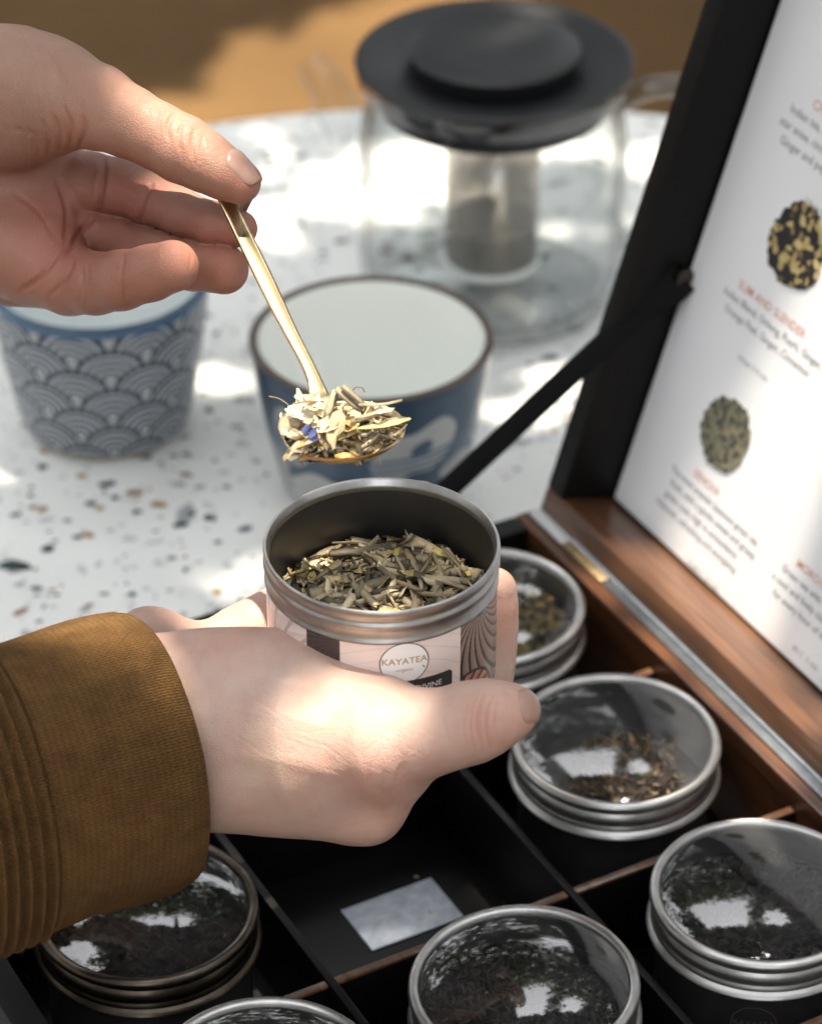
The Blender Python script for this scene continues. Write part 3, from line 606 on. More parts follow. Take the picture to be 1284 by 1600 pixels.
for (a, b, w, c_, k_) in [((525, 607), (566, 642), 16, (.36, .30, .20), 0), ((535, 603), (572, 636), 12, (.30, .25, .16), 0), ((560, 632), (628, 625), 9, (.40, .34, .22), 0), ((548, 660), (600, 643), 10, (.46, .40, .27), 0), ((555, 655), (606, 640), 8, (.34, .29, .17), 0),
                          ((510, 655), (525, 610), 14, (.52, .44, .30), 0), ((420, 619), (458, 642), 5, (.70, .56, .34), 0), ((555, 676), (642, 660), 15, (.66, .52, .24), 1), ((510, 686), (572, 668), 16, (.60, .44, .18), 1), ((525, 680), (535, 640), 26, (.62, .54, .34), 1),
                          ((440, 668), (478, 690), 18, (.80, .72, .55), 1), ((452, 648), (490, 662), 16, (.82, .74, .58), 1), ((458, 632), (505, 628), 13, (.80, .66, .48), 1), ((475, 640), (510, 622), 14, (.80, .68, .50), 1), ((585, 650), (618, 640), 12, (.70, .62, .44), 1),
                          ((446, 692), (480, 706), 12, (.13, .09, .04), 1), ((472, 712), (486, 722), 6, (.03, .03, .05), 0), ((496, 700), (480, 715), 5, (.04, .04, .05), 0), ((535, 700), (580, 694), 9, (.68, .56, .34), 1)]:
    parts.append(bar(PD(*a, .8475), PD(*b, .8490), w/F*.86, tuple(.78*q_ for q_ in c_), 'petal' if k_ else 'shred'))
vs, fs, cs = merge(parts); hp_ = mesh('spooned_herbs', vs, fs, HERB, col=cs); tag(hp_, 'heap of pale petals and straw stems on the gold spoon', 'herbs', kind='stuff')
BLUE = pbr('cornflower_blue', (.07, .09, .24), .7, noise=(900, (.11, .14, .32), .3)).m
pts_ = []
for (a, b, w) in [((478, 682), (492, 656), 11), ((482, 684), (500, 668), 12), ((484, 686), (508, 684), 9), ((476, 680), (478, 664), 8)]: pts_.append(bar(PD(*a, .8450), PD(*b, .8455), w/F*.86, (0, 0, 0), 'petal'))
vs, fs, cs = merge(pts_); bp = mesh('blue_petal', vs, fs, BLUE, smooth=True); tag(bp, 'blue cornflower petal on the heap in the spoon', 'petal')
tube('curled_stem', catmull([PD(549, 612, .852), PD(556, 605, .852), PD(566, 606, .852), PD(570, 613, .852)], 6), .00022, mk('thin_stem', (.12, .10, .08), .7), seg=6)
tag(bpy.data.objects['curled_stem'], 'thin curled stem sticking up from the heap in the spoon', 'stem')

# ---------------------------------------------------------------- cups
CR = .0475
mc = PZ(580, 525, .07); mcx, mcy = mc[0], mc[1]
cup = empty('tea_cup', (mcx, mcy, 0)); tag(cup, 'blue glazed cup with white wave and bird motifs and brown rim behind the spoon', 'cup')
def cup_outer(r_top, r_bot, h, z0=.002):
    ts = np.linspace(0, 1, 200); rr = r_bot+(r_top-r_bot)*np.sin(ts*math.pi/2)**.75; rr = r_bot*1.0+(r_top-r_bot)*(ts**.62); 
    rr[ts < .04] -= (.04-ts[ts < .04])*.05
    return rr, z0+ts*(h-z0)
def painted_cup(root, r_top, r_bot, h, colfun, glaze, inner_mat, rim_mat, rim_h=.0012):
    rr, zz = cup_outer(r_top, r_bot, h-rim_h); na = 720; A = np.linspace(0, 2*math.pi, na+1); nzz = len(rr)
    V = np.stack([np.cos(A)[:, None]*rr, np.sin(A)[:, None]*rr, np.broadcast_to(zz, (na+1, nzz))], -1)
    C_ = colfun(A[:, None]*np.ones(nzz), np.ones(na+1)[:, None]*(zz/h), rr[None]*np.ones((na+1, 1)))
    ii = np.arange(na)[:, None]*nzz; jj = np.arange(nzz-1)[None]; fs = np.stack([ii+jj, ii+nzz+jj, ii+nzz+jj+1, ii+jj+1], -1).reshape(-1, 4)
    mesh('outer_wall', V.reshape(-1, 3), fs, glaze, root, smooth=True, col=C_.reshape(-1, 3))
    t = .0032; inn = [(rr[-1]-t, h-rim_h)]+[(max(0, r_-t), z_) for r_, z_ in zip(rr[::-8], zz[::-8]) if z_ > .009]+[(r_bot*.7, .0068), (0, .006)]
    lathe('inner_wall', inn, inner_mat, root, seg=96)
    lathe('rim', [(rr[-1], h-rim_h), (rr[-1]+.0002, h-.0006), (rr[-1]-.0005, h), (rr[-1]-t+.0008, h), (rr[-1]-t-.0001, h-.0005), (rr[-1]-t, h-rim_h)], rim_mat, root, seg=128)
    lathe('foot', [(0, .0005), (r_bot-.006, .0005), (r_bot-.004, 0), (r_bot-.0022, .0003), (rr[0], .0021)], mk('unglazed_foot', (.45, .40, .34), .8), root, seg=64)
GLZ = pbr('cup_glaze', (.5, .5, .5), .3, attr='col', coat=.05, noise=(120, (.82, .84, .86), .3), spec=.5).m
INW = pbr('celadon_glaze', (.82, .83, .79), .2, coat=.5, noise=(20, (.78, .80, .76), .3)).m
BRIM = mk('iron_rim', (.035, .025, .02), .4, noise=(200, (.08, .055, .04), .3))
blue = np.array([.011, .040, .075]); bluel = np.array([.045, .095, .16]); white = np.array([.42, .42, .41]); navy = np.array([.02, .045, .09])
def ell(A, Z, ac, zc, ra, rz, rot=0):
    x = ((A-ac+math.pi) % (2*math.pi)-math.pi)/ra; y = (Z-zc)/rz; return x, y
def cup_mid(A, Z, RR):
    sm = lambda v, w=.04: np.clip(.5-v/w, 0, 1)
    n1 = np.sin(A*9+3*np.sin(Z*6))*.5+np.sin(A*23+Z*17)*.25; base = blue+(bluel-blue)*np.clip(.25+.3*n1+.2*(Z-.5), 0, 1)[..., None]; C_ = base
    def put(mask, col): nonlocal C_; C_ = C_*(1-mask[..., None])+col*mask[..., None]
    s_ = R(-90)+2*math.pi
    # crane like white shapes and cloud banks all round
    for k in range(3):
        o = s_+k*2.094
        x, y = ell(A, Z, o+.42, .60, .46, .20); y2 = y-.35*x; put(sm(x*x+(y2*1.2)**2-1+.25*np.sin(6*x+2)), white)
        put(sm((x-.1)**2*9+(y2-.05)**2*7-.5), bluel*.8); put(sm(np.abs(y2+.4+.3*x)-.06), bluel)
        x, y = ell(A, Z, o-.42, .20, .62, .20); put(sm(x*x+y*y-1+.2*np.sin(7*x)), white); x, y = ell(A, Z, o-.3, .24, .10, .15); put(sm(np.abs(x)+np.abs(y)-.8), bluel*.7)
        x, y = ell(A, Z, o-.78, .62, .22, .20); put(sm(x*x+y*y-1), white*.75); put(sm(np.abs(x*x+y*y-.5)-.1), bluel)
        x, y = ell(A, Z, o+.95, .28, .25, .22); put(sm(x*x+y*y-1+.3*np.sin(9*y)), white*.7)
    put(sm(.93-Z, .02)*.7, navy); return C_
painted_cup(cup, CR, .0335, .070, cup_mid, GLZ, INW, BRIM)

lc = PZ(153, 428, .07)
cup2 = empty('tea_cup', (lc[0], lc[1], 0)); tag(cup2, 'white cup covered in blue overlapping wave scales below the raised hand', 'cup')
def cup_scales(A, Z, RR):
    # seigaiha: rows of concentric arcs, upper rows drawn first, lower rows over them
    X = A/(2*math.pi)*9; Y = Z*5.15; C_ = np.empty(A.shape+(3,)); wh = np.array([.48, .49, .50]); bl = np.array([.006, .030, .07]); C_[:] = wh*.85
    for row in range(9, -2, -1):
        off = .5*(row % 2); cy = row*.72-.9
        jx = np.floor(X-off+.5); dx = X-off-jx; jit = .03*np.sin(jx*7.1+row*3.3)
        rr = np.hypot(dx*2.0, (Y-cy)*1.0+jit); ins = (rr < 1.0) & (Y > cy-.12)
        band = np.clip(.56+2.6*np.cos(rr*2*math.pi*4.4+.2), 0, 1); edge = rr > .90
        c = wh*(1-band[..., None])+(bl*1.0)[None]*band[..., None]*.9+wh*.0; c = np.where(edge[..., None], bl*.55, c)
        C_ = np.where(ins[..., None], c, C_)
    top = Z > .94; C_[top] = np.array([.07, .15, .26]); return C_
WHI = pbr('white_glaze', (.66, .70, .70), .2, coat=.5).m
BLR = mk('blue_rim', (.02, .05, .09), .25)
painted_cup(cup2, .0450, .0325, .070, cup_scales, GLZ, WHI, BLR)

# ---------------------------------------------------------------- teapot
tx, ty = PZ(766, 455, 0)[:2]; TR = .0580
tp = empty('glass_teapot', (tx, ty, 0)); tag(tp, 'clear glass teapot with wide black lid and steel infuser', 'teapot')
lathe('glass_body', [(0, .002), (TR-.010, .002), (TR-.003, .005), (TR-.0005, .012), (TR, .025), (TR, .074), (TR-.0015, .084), (TR-.005, .091), (TR-.0065, .095), (TR-.006, .101)], GLASS, tp, seg=128, auto=89)
lathe('glass_wall_inner', [(0, .0055), (TR-.013, .0055), (TR-.006, .009), (TR-.0030, .016), (TR-.0025, .030), (TR-.0025, .074), (TR-.004, .083), (TR-.0075, .090)], GLASS, tp, seg=128, auto=89)
lathe('glass_rim', [(TR-.006, .101), (TR-.004, .1025), (TR-.004, .105), (TR-.006, .106)], GLASS, tp, seg=128)
K = empty('lid', (0, 0, 0)); K.parent = tp
lathe('lid_disc', [(0, .1105), (.037, .1105), (.0385, .1110), (.056, .1138), (.0578, .1140), (.0589, .1136), (.0592, .1130), (.0587, .1124), (.052, .1108), (0, .1095)][::-1], BLACKPL, K, seg=128, auto=35)
lathe('lid_knob', [(.0350, .1107), (.0354, .1115), (.0358, .1155), (.0365, .1174), (.0364, .1182), (.0355, .1187), (.020, .1184), (0, .1182)], BLACKPL, K, seg=128)
lathe('lid_collar', [(.0480, .1100), (.0498, .1010), (.0494, .0940), (.0480, .0930), (.0300, .0925), (.0215, .0925)], BLACKPL, K, seg=96)
RIMG = thin_glass('rim_glass', 2.5, (.78, .74, .70))
lathe('lid_glass_ring', [(.0575, .1115), (.0580, .1075), (.0572, .1035), (.0545, .1015)], RIMG, K, seg=128)
# infuser
N = NT('steel_mesh'); p = N.n('ShaderNodeBsdfPrincipled'); p.inputs['Metallic'].default_value = 1; p.inputs['Base Color'].default_value = (.72, .66, .57, 1); p.inputs['Roughness'].default_value = .35
tr = N.n('ShaderNodeBsdfTransparent'); mx = N.n('ShaderNodeMixShader'); tc = N.n('ShaderNodeTexCoord'); mpp = N.n('ShaderNodeMapping'); mpp.inputs['Scale'].default_value = (90, 60, 1); N.l(tc.outputs['UV'], mpp.inputs[0])
ck = N.n('ShaderNodeTexChecker'); ck.inputs['Scale'].default_value = 2; N.l(mpp.outputs[0], ck.inputs[0]); ml = N.n('ShaderNodeMath', operation='MULTIPLY'); ml.inputs[1].default_value = 1.0; N.l(ck.outputs['Fac'], ml.inputs[0])
N.l(ml.outputs[0], mx.inputs[0]); N.l(p.outputs[0], mx.inputs[1]); N.l(tr.outputs[0], mx.inputs[2]); N.l(mx.outputs[0], N.out.inputs[0])
inf = lathe('infuser', [(.0195, .0925), (.0193, .0235)], N.m, tp, seg=96, uv=True)
lathe('infuser_glass', [(.0206, .0925), (.0206, .0200), (.0195, .0178), (.0150, .0172), (0, .0172)], RIMG, tp, seg=96)
lathe('infuser_base', [(.0195, .0185), (.0198, .0215), (.0193, .0370), (.0188, .0370), (.0185, .0215), (0, .0210)], mk('infuser_steel', (.36, .33, .28), .5, 1), tp, seg=96)
lathe('infuser_foot', [(.0206, .0195), (.0216, .0180), (.0212, .0162), (.0195, .0158)], mk('frosted_ring', (.75, .74, .70), .2), tp, seg=96)
# handle (right) and spout (left)
hx = TR-.004; hpts = catmull([(hx, 0, .094), (hx+.012, 0, .100), (hx+.030, -.001, .100), (hx+.040, -.002, .088), (hx+.040, -.002, .060), (hx+.030, -.001, .040), (hx+.010, 0, .028), (hx+.002, 0, .024)], 8)
tube('handle', hpts, .0048, thin_glass('handle_glass', 1.75, (.82, .83, .83)), tp, seg=16, flat=(0, 1, 0))
spt = catmull([(-hx+.002, .004, .070), (-hx-.010, .006, .082), (-hx-.018, .008, .098), (-hx-.026, .010, .108)], 8)
tube('spout', spt, np.linspace(.012, .006, len(spt)), GLASS, tp, seg=24, flat=(0, 1, 0), cap=False)

# ---------------------------------------------------------------- hands: implicit surfaces polygonised
def smin(a, b, k):
    h = np.clip(.5+.5*(b-a)/k, 0, 1); return b*(1-h)+a*h-k*h*(1-h)
class Prim:
    __slots__ = ('a', 'b', 'ra', 'rb', 'ax', 'f')
    def __init__(s, a, b, ra, rb, ax=None, f=1): s.a, s.b, s.ra, s.rb, s.ax, s.f = a, b, ra, rb, ax, f
    def __call__(s, P):
        ab = s.b-s.a; ap = P-s.a; t = np.clip((ap@ab)/(ab@ab), 0, 1); q = ap-t[..., None]*ab
        if s.ax is not None:
            c = q@s.ax; q = q+(c*(1/s.f-1))[..., None]*s.ax
            dd = np.sqrt((q*q).sum(-1)); return (dd-(s.ra+(s.rb-s.ra)*t))*(s.f if s.f < 1 else 1)
        return np.sqrt((q*q).sum(-1))-(s.ra+(s.rb-s.ra)*t)
    def bounds(s, pad):
        m = max(s.ra, s.rb)*max(1, s.f)+pad; return np.minimum(s.a, s.b)-m, np.maximum(s.a, s.b)+m
def chain(pts, base, sm=1, ax=None, f=1):
    """pts = (px,py,depth mm,r px)"""
    Q = np.array([list(PD(x, y, base+dm/1000))+[r/F*(base+dm/1000)] for x, y, dm, r in pts])
    if sm > 1: Q = catmull(Q, sm)
    return [Prim(Q[i, :3].astype(np.float32), Q[i+1, :3].astype(np.float32), Q[i, 3], Q[i+1, 3], ax, f) for i in range(len(Q)-1)]
def group_eval(prims, P, k):
    d_ = None
    for p in prims:
        v = p(P); d_ = v if d_ is None else smin(d_, v, k)
    return d_
def hand_eval(groups, P):
    """groups: list of (prims, k_inside, k_join, joins_to_core). group 0 = core"""
    core = group_eval(groups[0][0], P, groups[0][1]); out = core
    for prims, ki, kj in groups[1:]:
        g = group_eval(prims, P, ki)
        # root the chain in the core with a soft join, keep chains apart from each other
        out = np.minimum(out, smin(core, g, kj))
    return out
def polygonise(groups, h):
    lo = np.full(3, 1e9); hi = -lo
    for prims, *_ in groups:
        for p in prims: a, b = p.bounds(.004); lo = np.minimum(lo, a); hi = np.maximum(hi, b)
    n = np.ceil((hi-lo)/h).astype(int)+1; bs = 12; nb_ = -(-n//bs); G = np.full(tuple(nb_*bs+1), 1., np.float32)
    # coarse pass decides which blocks are worth evaluating
    cc = [lo[k]+(np.arange(nb_[k])+.5)*bs*h for k in range(3)]; CX = np.stack(np.meshgrid(*cc, indexing='ij'), -1).astype(np.float32); cd = hand_eval(groups, CX)
    idx = np.argwhere(np.abs(cd) < bs*h*.87*2.0+.004); off = np.arange(bs+1)*h; O = np.stack(np.meshgrid(off, off, off, indexing='ij'), -1)
    G[:] = 1.
    for s_ in range(0, len(idx), 40):
        ch_ = idx[s_:s_+40]; P = (lo+ch_*bs*h)[:, None, None, None, :]+O[None]; v = hand_eval(groups, P.astype(np.float32))
        for q, (i, j, k) in enumerate(ch_): G[i*bs:i*bs+bs+1, j*bs:j*bs+bs+1, k*bs:k*bs+bs+1] = v[q]
    # unevaluated interior blocks
    done = np.zeros(tuple(nb_), bool); done[tuple(idx.T)] = True
    for (i, j, k) in np.argwhere((~done) & (cd < 0)): G[i*bs+1:i*bs+bs, j*bs+1:j*bs+bs, k*bs+1:k*bs+bs] = -1; 
    for (i, j, k) in np.argwhere((~done) & (cd < 0)):
        blk = G[i*bs:i*bs+bs+1, j*bs:j*bs+bs+1, k*bs:k*bs+bs+1]; blk[blk == 1.] = -1
    S = G < 0; nx, ny, nz2 = [m-1 for m in G.shape]
    cnt = np.zeros((nx, ny, nz2), np.int8)
    for a in (0, 1):
        for b in (0, 1):
            for c in (0, 1): cnt += S[a:nx+a, b:ny+b, c:nz2+c]
    act = (cnt > 0) & (cnt < 8); cells = np.argwhere(act); vid = np.full(act.shape, -1, np.int64); vid[tuple(cells.T)] = np.arange(len(cells))
    acc = np.zeros((len(cells), 3)); num = np.zeros(len(cells)); I, J, K_ = cells.T
    for ax in range(3):
        o1, o2 = [q for q in range(3) if q != ax]
        for u_ in (0, 1):
            for v_ in (0, 1):
                p0 = [0, 0, 0]; p0[o1] = u_; p0[o2] = v_; p1 = list(p0); p1[ax] = 1
                g0 = G[I+p0[0], J+p0[1], K_+p0[2]]; g1 = G[I+p1[0], J+p1[1], K_+p1[2]]; cr = (g0 < 0) != (g1 < 0)
                t = np.where(cr, g0/np.where(cr, g0-g1, 1), 0); pt = np.tile(np.array(p0, float), (len(cells), 1)); pt[:, ax] = t
                acc += np.where(cr[:, None], pt, 0); num += cr
    V = lo+(cells+acc/num[:, None])*h; Fs = []
    for ax in range(3):
        sl0 = [slice(None)]*3; sl1 = [slice(None)]*3; sl0[ax] = slice(0, -1); sl1[ax] = slice(1, None)
        a, b = S[tuple(sl0)], S[tuple(sl1)]; ed = np.argwhere(a != b); o1, o2 = (ax+1) % 3, (ax+2) % 3
        ed = ed[(ed[:, o1] > 0) & (ed[:, o2] > 0) & (ed[:, o1] < act.shape[o1]) & (ed[:, o2] < act.shape[o2])]
        fl_ = a[tuple(ed.T)]; q = []
        for (m1, m2) in ((0, 0), (-1, 0), (-1, -1), (0, -1)):
            w = ed.copy(); w[:, o1] += m1; w[:, o2] += m2; q.append(vid[tuple(w.T)])
        q = np.stack(q, 1); q = np.where(fl_[:, None], q, q[:, ::-1]); Fs.append(q)
    Fs = np.vstack(Fs); Fs = Fs[(Fs >= 0).all(1)]; return V, Fs
def grad(groups, P, h=.0003):
    g = np.stack([hand_eval(groups, P+np.eye(3, dtype=np.float32)[k]*h)-hand_eval(groups, P-np.eye(3, dtype=np.float32)[k]*h) for k in range(3)], -1); ln_ = np.linalg.norm(g, axis=1)[:, None]; return g/np.maximum(ln_, 1e-9), ln_[:, 0]/(2*h)
def subdivide(V, Fs):
    nV = len(V); E_ = np.sort(np.stack([Fs, np.roll(Fs, -1, 1)], -1).reshape(-1, 2), 1); key = E_[:, 0]*nV+E_[:, 1]; uq, inv = np.unique(key, return_inverse=True); ea_, eb_ = uq//nV, uq % nV
    ev = (V[ea_]+V[eb_])/2; fv = V[Fs].mean(1); ei = inv.reshape(-1, 4)+nV; fi = np.arange(len(Fs))+nV+len(ev); out = []
    for k in range(4): out.append(np.stack([Fs[:, k], ei[:, k], fi, ei[:, (k-1) % 4]], 1))
    return np.vstack([V, ev, fv]), np.vstack(out)
def seg_dist(X, Y, poly):
    best = np.full(X.shape, 1e9); tt = np.zeros(X.shape); L = 0; tot = sum(math.dist(poly[i], poly[i+1]) for i in range(len(poly)-1))
    for (x0, y0), (x1, y1) in zip(poly[:-1], poly[1:]):
        dx, dy = x1-x0, y1-y0; l2 = dx*dx+dy*dy; t = np.clip(((X-x0)*dx+(Y-y0)*dy)/l2, 0, 1); dd = np.hypot(X-x0-t*dx, Y-y0-t*dy); m = dd < best
        best = np.where(m, dd, best); tt = np.where(m, (L+t*math.sqrt(l2))/tot, tt); L += math.sqrt(l2)
    return best, tt
def build_hand(name, groups, creases, spots, base_col, parent, label, h=.0009, parts_px=None):
    V, Fs = polygonise(groups, h); V, Fs = subdivide(V, Fs); V = V.astype(np.float32)
    for _ in range(2):
        nn_, gl_ = grad(groups, V); V = V-nn_*np.clip(hand_eval(groups, V)/np.clip(gl_, .35, 2), -.0008, .0008)[:, None]
    # relax once: average with neighbours to remove grid artefacts
    for _ in range(2):
        s_ = np.zeros_like(V); c = np.zeros(len(V)); 
        for k in range(4):
            a, b = Fs[:, k], Fs[:, (k+1) % 4]
            for q in range(3): s_[:, q] += np.bincount(a, V[b, q], len(V))
            c += np.bincount(a, minlength=len(V))
        V = (.5*V+.5*s_/np.maximum(c, 1)[:, None]).astype(np.float32)
    nn_, gl_ = grad(groups, V)
    X, Y, D_ = pj(V); facing = np.clip(-(nn_@fw.astype(np.float32))*3, 0, 1); D_ = np.zeros(len(V))
    for poly, w, dep in creases:
        poly = [tuple(p) for p in catmull(np.array(poly, float), 6)] if len(poly) > 2 else poly
        dd, t = seg_dist(X, Y, poly); fade = np.clip(np.minimum(t, 1-t)*5, 0, 1)**.7 if w > 0 else 1; w = abs(w)
        D_ += -dep*1e-3*np.exp(-(dd/w)**2)*fade*facing+dep*.28e-3*np.exp(-((dd-2.4*w)/(1.5*w))**2)*fade*facing
    V = V+nn_*D_[:, None]
    C_ = np.tile(np.array(base_col), (len(V), 1))
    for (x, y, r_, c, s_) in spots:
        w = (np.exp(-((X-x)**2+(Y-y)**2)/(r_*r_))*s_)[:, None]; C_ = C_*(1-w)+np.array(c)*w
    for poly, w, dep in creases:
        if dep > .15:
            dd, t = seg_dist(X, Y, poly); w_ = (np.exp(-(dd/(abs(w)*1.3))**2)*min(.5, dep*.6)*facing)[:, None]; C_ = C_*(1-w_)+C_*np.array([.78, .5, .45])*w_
    o = mesh(name, V, Fs, SKIN, parent, smooth=True, col=C_); o['label'] = label; return o
def nail(groups, c_px, dep, axis_px, L, W, outdir, parent, tilt=0):
    """fingernail plate wrapped on the fingertip"""
    C0 = PD(*c_px, dep).astype(np.float32); A1 = PD(c_px[0]+axis_px[0], c_px[1]+axis_px[1], dep+tilt)-C0; A1 /= np.linalg.norm(A1); out_ = np.array(outdir, float); out_ -= A1*(out_@A1); out_ /= np.linalg.norm(out_); S_ = np.cross(A1, out_)
    nu, nv_ = 20, 16; P = []
    for i in range(nu):
        for j in range(nv_):
            a = i/(nu-1)*2-1; b = j/(nv_-1)*2-1; bx_ = b*W/2*(1-max(0, abs(a)-.55)**2*(1.6 if a < 0 else .9)); ax_ = a*L/2*(1-.18*b*b if a > 0 else 1-.30*b*b); P.append(C0+A1*ax_+S_*bx_+out_*.015)
    P = np.array(P, np.float32); o32 = out_.astype(np.float32)
    for _ in range(40): P = P-o32*np.clip(hand_eval(groups, P), -.003, .003)[:, None]*.8
    nn_, _ = grad(groups, P); edge = np.array([max(abs(i/(nu-1)*2-1)**6 if i < nu/2 else 0, abs(j/(nv_-1)*2-1)**8) for i in range(nu) for j in range(nv_)])[:, None]
    fr = np.array([max(0, (i/(nu-1)-.75)) for i in range(nu) for j in range(nv_)])[:, None]
    top = P+nn_*(.00030-.00052*edge)+A1*fr*.0015; bot = P-nn_*.0004
    V = np.vstack([top, bot]); n0 = nu*nv_; fs = []
    for i in range(nu-1):
        for j in range(nv_-1): q = i*nv_+j; fs += [(q, q+1, q+nv_+1, q+nv_)[::-1], (n0+q, n0+q+1, n0+q+nv_+1, n0+q+nv_)]
    rim = [i*nv_ for i in range(nu)]+[(nu-1)*nv_+j for j in range(1, nv_)]+[i*nv_+nv_-1 for i in range(nu-2, -1, -1)]+[j for j in range(nv_-2, 0, -1)]
    for a, b in zip(rim, rim[1:]+rim[:1]): fs.append((a, b, n0+b, n0+a))
    o = mesh('fingernail', V, fs, NAIL, parent, smooth=True); bm = bmesh.new(); bm.from_mesh(o.data); bmesh.ops.recalc_face_normals(bm, faces=bm.faces); bm.to_mesh(o.data); bm.free(); return o
px_ = 1/F*.88
person = empty('person', (-.3, .75, 0)); tag(person, 'person in mustard knit sleeve holding the open tin and lifting a gold spoon', 'person')
person.location = (0, 0, 0)
# ---- upper hand (left hand, thumb towards the camera)
UB = .90
core = chain([(-700, 260, 46, 125), (-330, 190, 30, 115), (-120, 160, 24, 112), (0, 152, 10, 106), (60, 150, 2, 96)], UB, 1, fw.astype(np.float32), .8)+chain([(-150, 330, 40, 120), (0, 335, 34, 100), (60, 350, 30, 88)], UB)+chain([(20, 240, 26, 80), (100, 290, 32, 62)], UB)+chain([(0, 385, 22, 78), (62, 402, 18, 74)], UB)
thumb = chain([(30, 150, 4, 100), (95, 152, -6, 80), (150, 167, -10, 66), (200, 190, -13, 55), (245, 212, -15, 51), (285, 233, -16, 52), (320, 253, -17, 46), (350, 271, -18, 40), (374, 285, -18, 34)], UB)
index = chain([(90, 300, 34, 58), (140, 288, 26, 50), (190, 292, 20, 44), (235, 310, 14, 40), (285, 332, 6, 35), (330, 348, 1, 33), (374, 357, -3, 29)], UB)
middle = chain([(80, 360, 34, 60), (140, 362, 28, 46), (190, 378, 22, 38), (245, 398, 14, 38), (300, 415, 6, 38), (350, 421, 0, 39)], UB)
ring = chain([(60, 410, 16, 70), (110, 437, 8, 55), (150, 443, 0, 48), (190, 438, -7, 46), (235, 427, -14, 43), (270, 416, -19, 41)], UB)
pinky = chain([(20, 430, 30, 50), (90, 445, 26, 38), (160, 452, 18, 34), (220, 448, 10, 28)], UB)
k = F; UG = [(core, 24/F, 0), (thumb, 10/F, 26/F), (index, 8/F, 12/F), (middle, 8/F, 12/F), (ring, 9/F, 14/F), (pinky, 8/F, 10/F)]
cr = [([(124, 232), (133, 205), (130, 180)], 4, .55), ([(108, 236), (112, 200), (100, 165)], 3.5, .4), ([(92, 240), (94, 205), (80, 175)], 3.5, .35), ([(76, 243), (76, 215), (62, 185)], 3.5, .3), ([(60, 246), (58, 225), (48, 200)], 3.5, .25), ([(40, 238), (38, 215), (30, 195)], 3, .2),
      ([(118, 150), (108, 125), (90, 105)], 5, .2), ([(270, 178), (262, 200), (266, 222)], 3, .3), ([(288, 190), (280, 210), (283, 240)], 3, .32), ([(304, 200), (300, 222), (302, 250)], 3, .3), ([(318, 212), (314, 232), (312, 255)], 2.6, .2), ([(255, 172), (250, 190), (250, 210)], 2.6, .2),
      ([(166, 248), (160, 290), (156, 330)], 4, .9), ([(240, 285), (224, 315), (220, 350)], 3.5, .6), ([(150, 335), (128, 360), (100, 400)], 4, .8), ([(90, 285), (105, 330), (100, 390)], 4, .5), ([(20, 300), (60, 330), (90, 380)], 4, .3),
      ([(30, 455), (60, 435), (92, 398)], 3.5, .6), ([(75, 465), (100, 440), (118, 405)], 3.5, .5), ([(128, 405), (130, 440), (122, 480)], 2.8, .3), ([(138, 410), (139, 440), (133, 485)], 2.5, .22), ([(196, 398), (190, 430), (196, 470)], 2.5, .35), ([(300, 395), (296, 425), (302, 458)], 2.2, .15),
      ([(10, 200), (40, 205), (70, 215)], 3, .15), ([(150, 140), (160, 170), (150, 200)], 6, .12)]
for q in range(26):   # fine wrinkles at the base of the thumb
    x0 = rng.uniform(20, 130); y0 = rng.uniform(110, 220); L_ = rng.uniform(25, 60); an = R(rng.uniform(62, 100)); cr.append(([(x0, y0), (x0+L_*.5*math.cos(an)+3, y0+L_*.5*math.sin(an)), (x0+L_*math.cos(an), y0+L_*math.sin(an))], 1.8, .09))
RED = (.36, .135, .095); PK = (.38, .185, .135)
spots = [(60, 340, 110, (.22, .095, .07), .75), (150, 380, 80, (.19, .075, .055), .7), (210, 310, 60, (.21, .08, .06), .7), (310, 345, 50, (.22, .08, .06), .6), (385, 290, 38, RED, .55), (250, 205, 60, PK, .3), (290, 225, 40, PK, .35), (355, 420, 55, RED, .65), (275, 412, 55, RED, .45), (380, 365, 45, RED, .6), (120, 200, 50, PK, .4), (200, 290, 50, RED, .4), (100, 330, 80, RED, .35), (60, 430, 70, RED, .4), (200, 450, 60, RED, .3), (190, 130, 40, PK, .3)]  # darkest entries paint shade into palm and finger hollows; others are skin redness
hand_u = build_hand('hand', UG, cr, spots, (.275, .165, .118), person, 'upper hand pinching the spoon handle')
nail(UG, (376, 268), UB-.018, (34, 24), .0120, .0108, tuple(-fw*.85+rt*.22+up*.42), hand_u)
#nail(UG, (288, 420), UB-.019, (22, -10), .0060, .0062, tuple(-fw*.45+rt*.45-up*.7), hand_u)
#nail(UG, (398, 352), UB-.003, (16, 6), .008, .008, tuple(rt*.8+up*.55+fw*.2), hand_u)
# ---- lower hand (right hand, palm up under the tin)
LB = .86; fz = fw.astype(np.float32)
core = chain([(-150, 1210, -8, 150), (150, 1150, 8, 150), (330, 1140, 10, 146), (430, 1142, 8, 146), (500, 1154, 4, 131), (580, 1160, -1, 98)], LB, 1, fz, .72)+chain([(190, 1040, 55, 50), (235, 1022, 58, 66), (290, 1040, 55, 66)], LB)+chain([(220, 1080, 40, 100), (450, 1130, 42, 95), (600, 1165, 48, 88)], LB)+chain([(440, 1228, 8, 62), (555, 1258, 4, 50), (578, 1264, 2, 42)], LB)+chain([(578, 1264, 2, 42), (615, 1212, -4, 40)], LB)
thumb = chain([(500, 1154, 2, 122), (590, 1156, -8, 93), (650, 1148, -12, 71), (695, 1140, -14, 62), (738, 1128, -15, 62), (772, 1117, -15, 54), (802, 1110, -15, 40)], LB)
index = chain([(600, 1150, 44, 75), (700, 1120, 54, 52), (752, 1070, 54, 42), (766, 1000, 48, 40), (771, 922, 42, 36)], LB, 3)
middle = chain([(580, 1130, 55, 70), (690, 1060, 72, 44), (708, 940, 72, 38), (658, 784, 64, 33)], LB, 3)
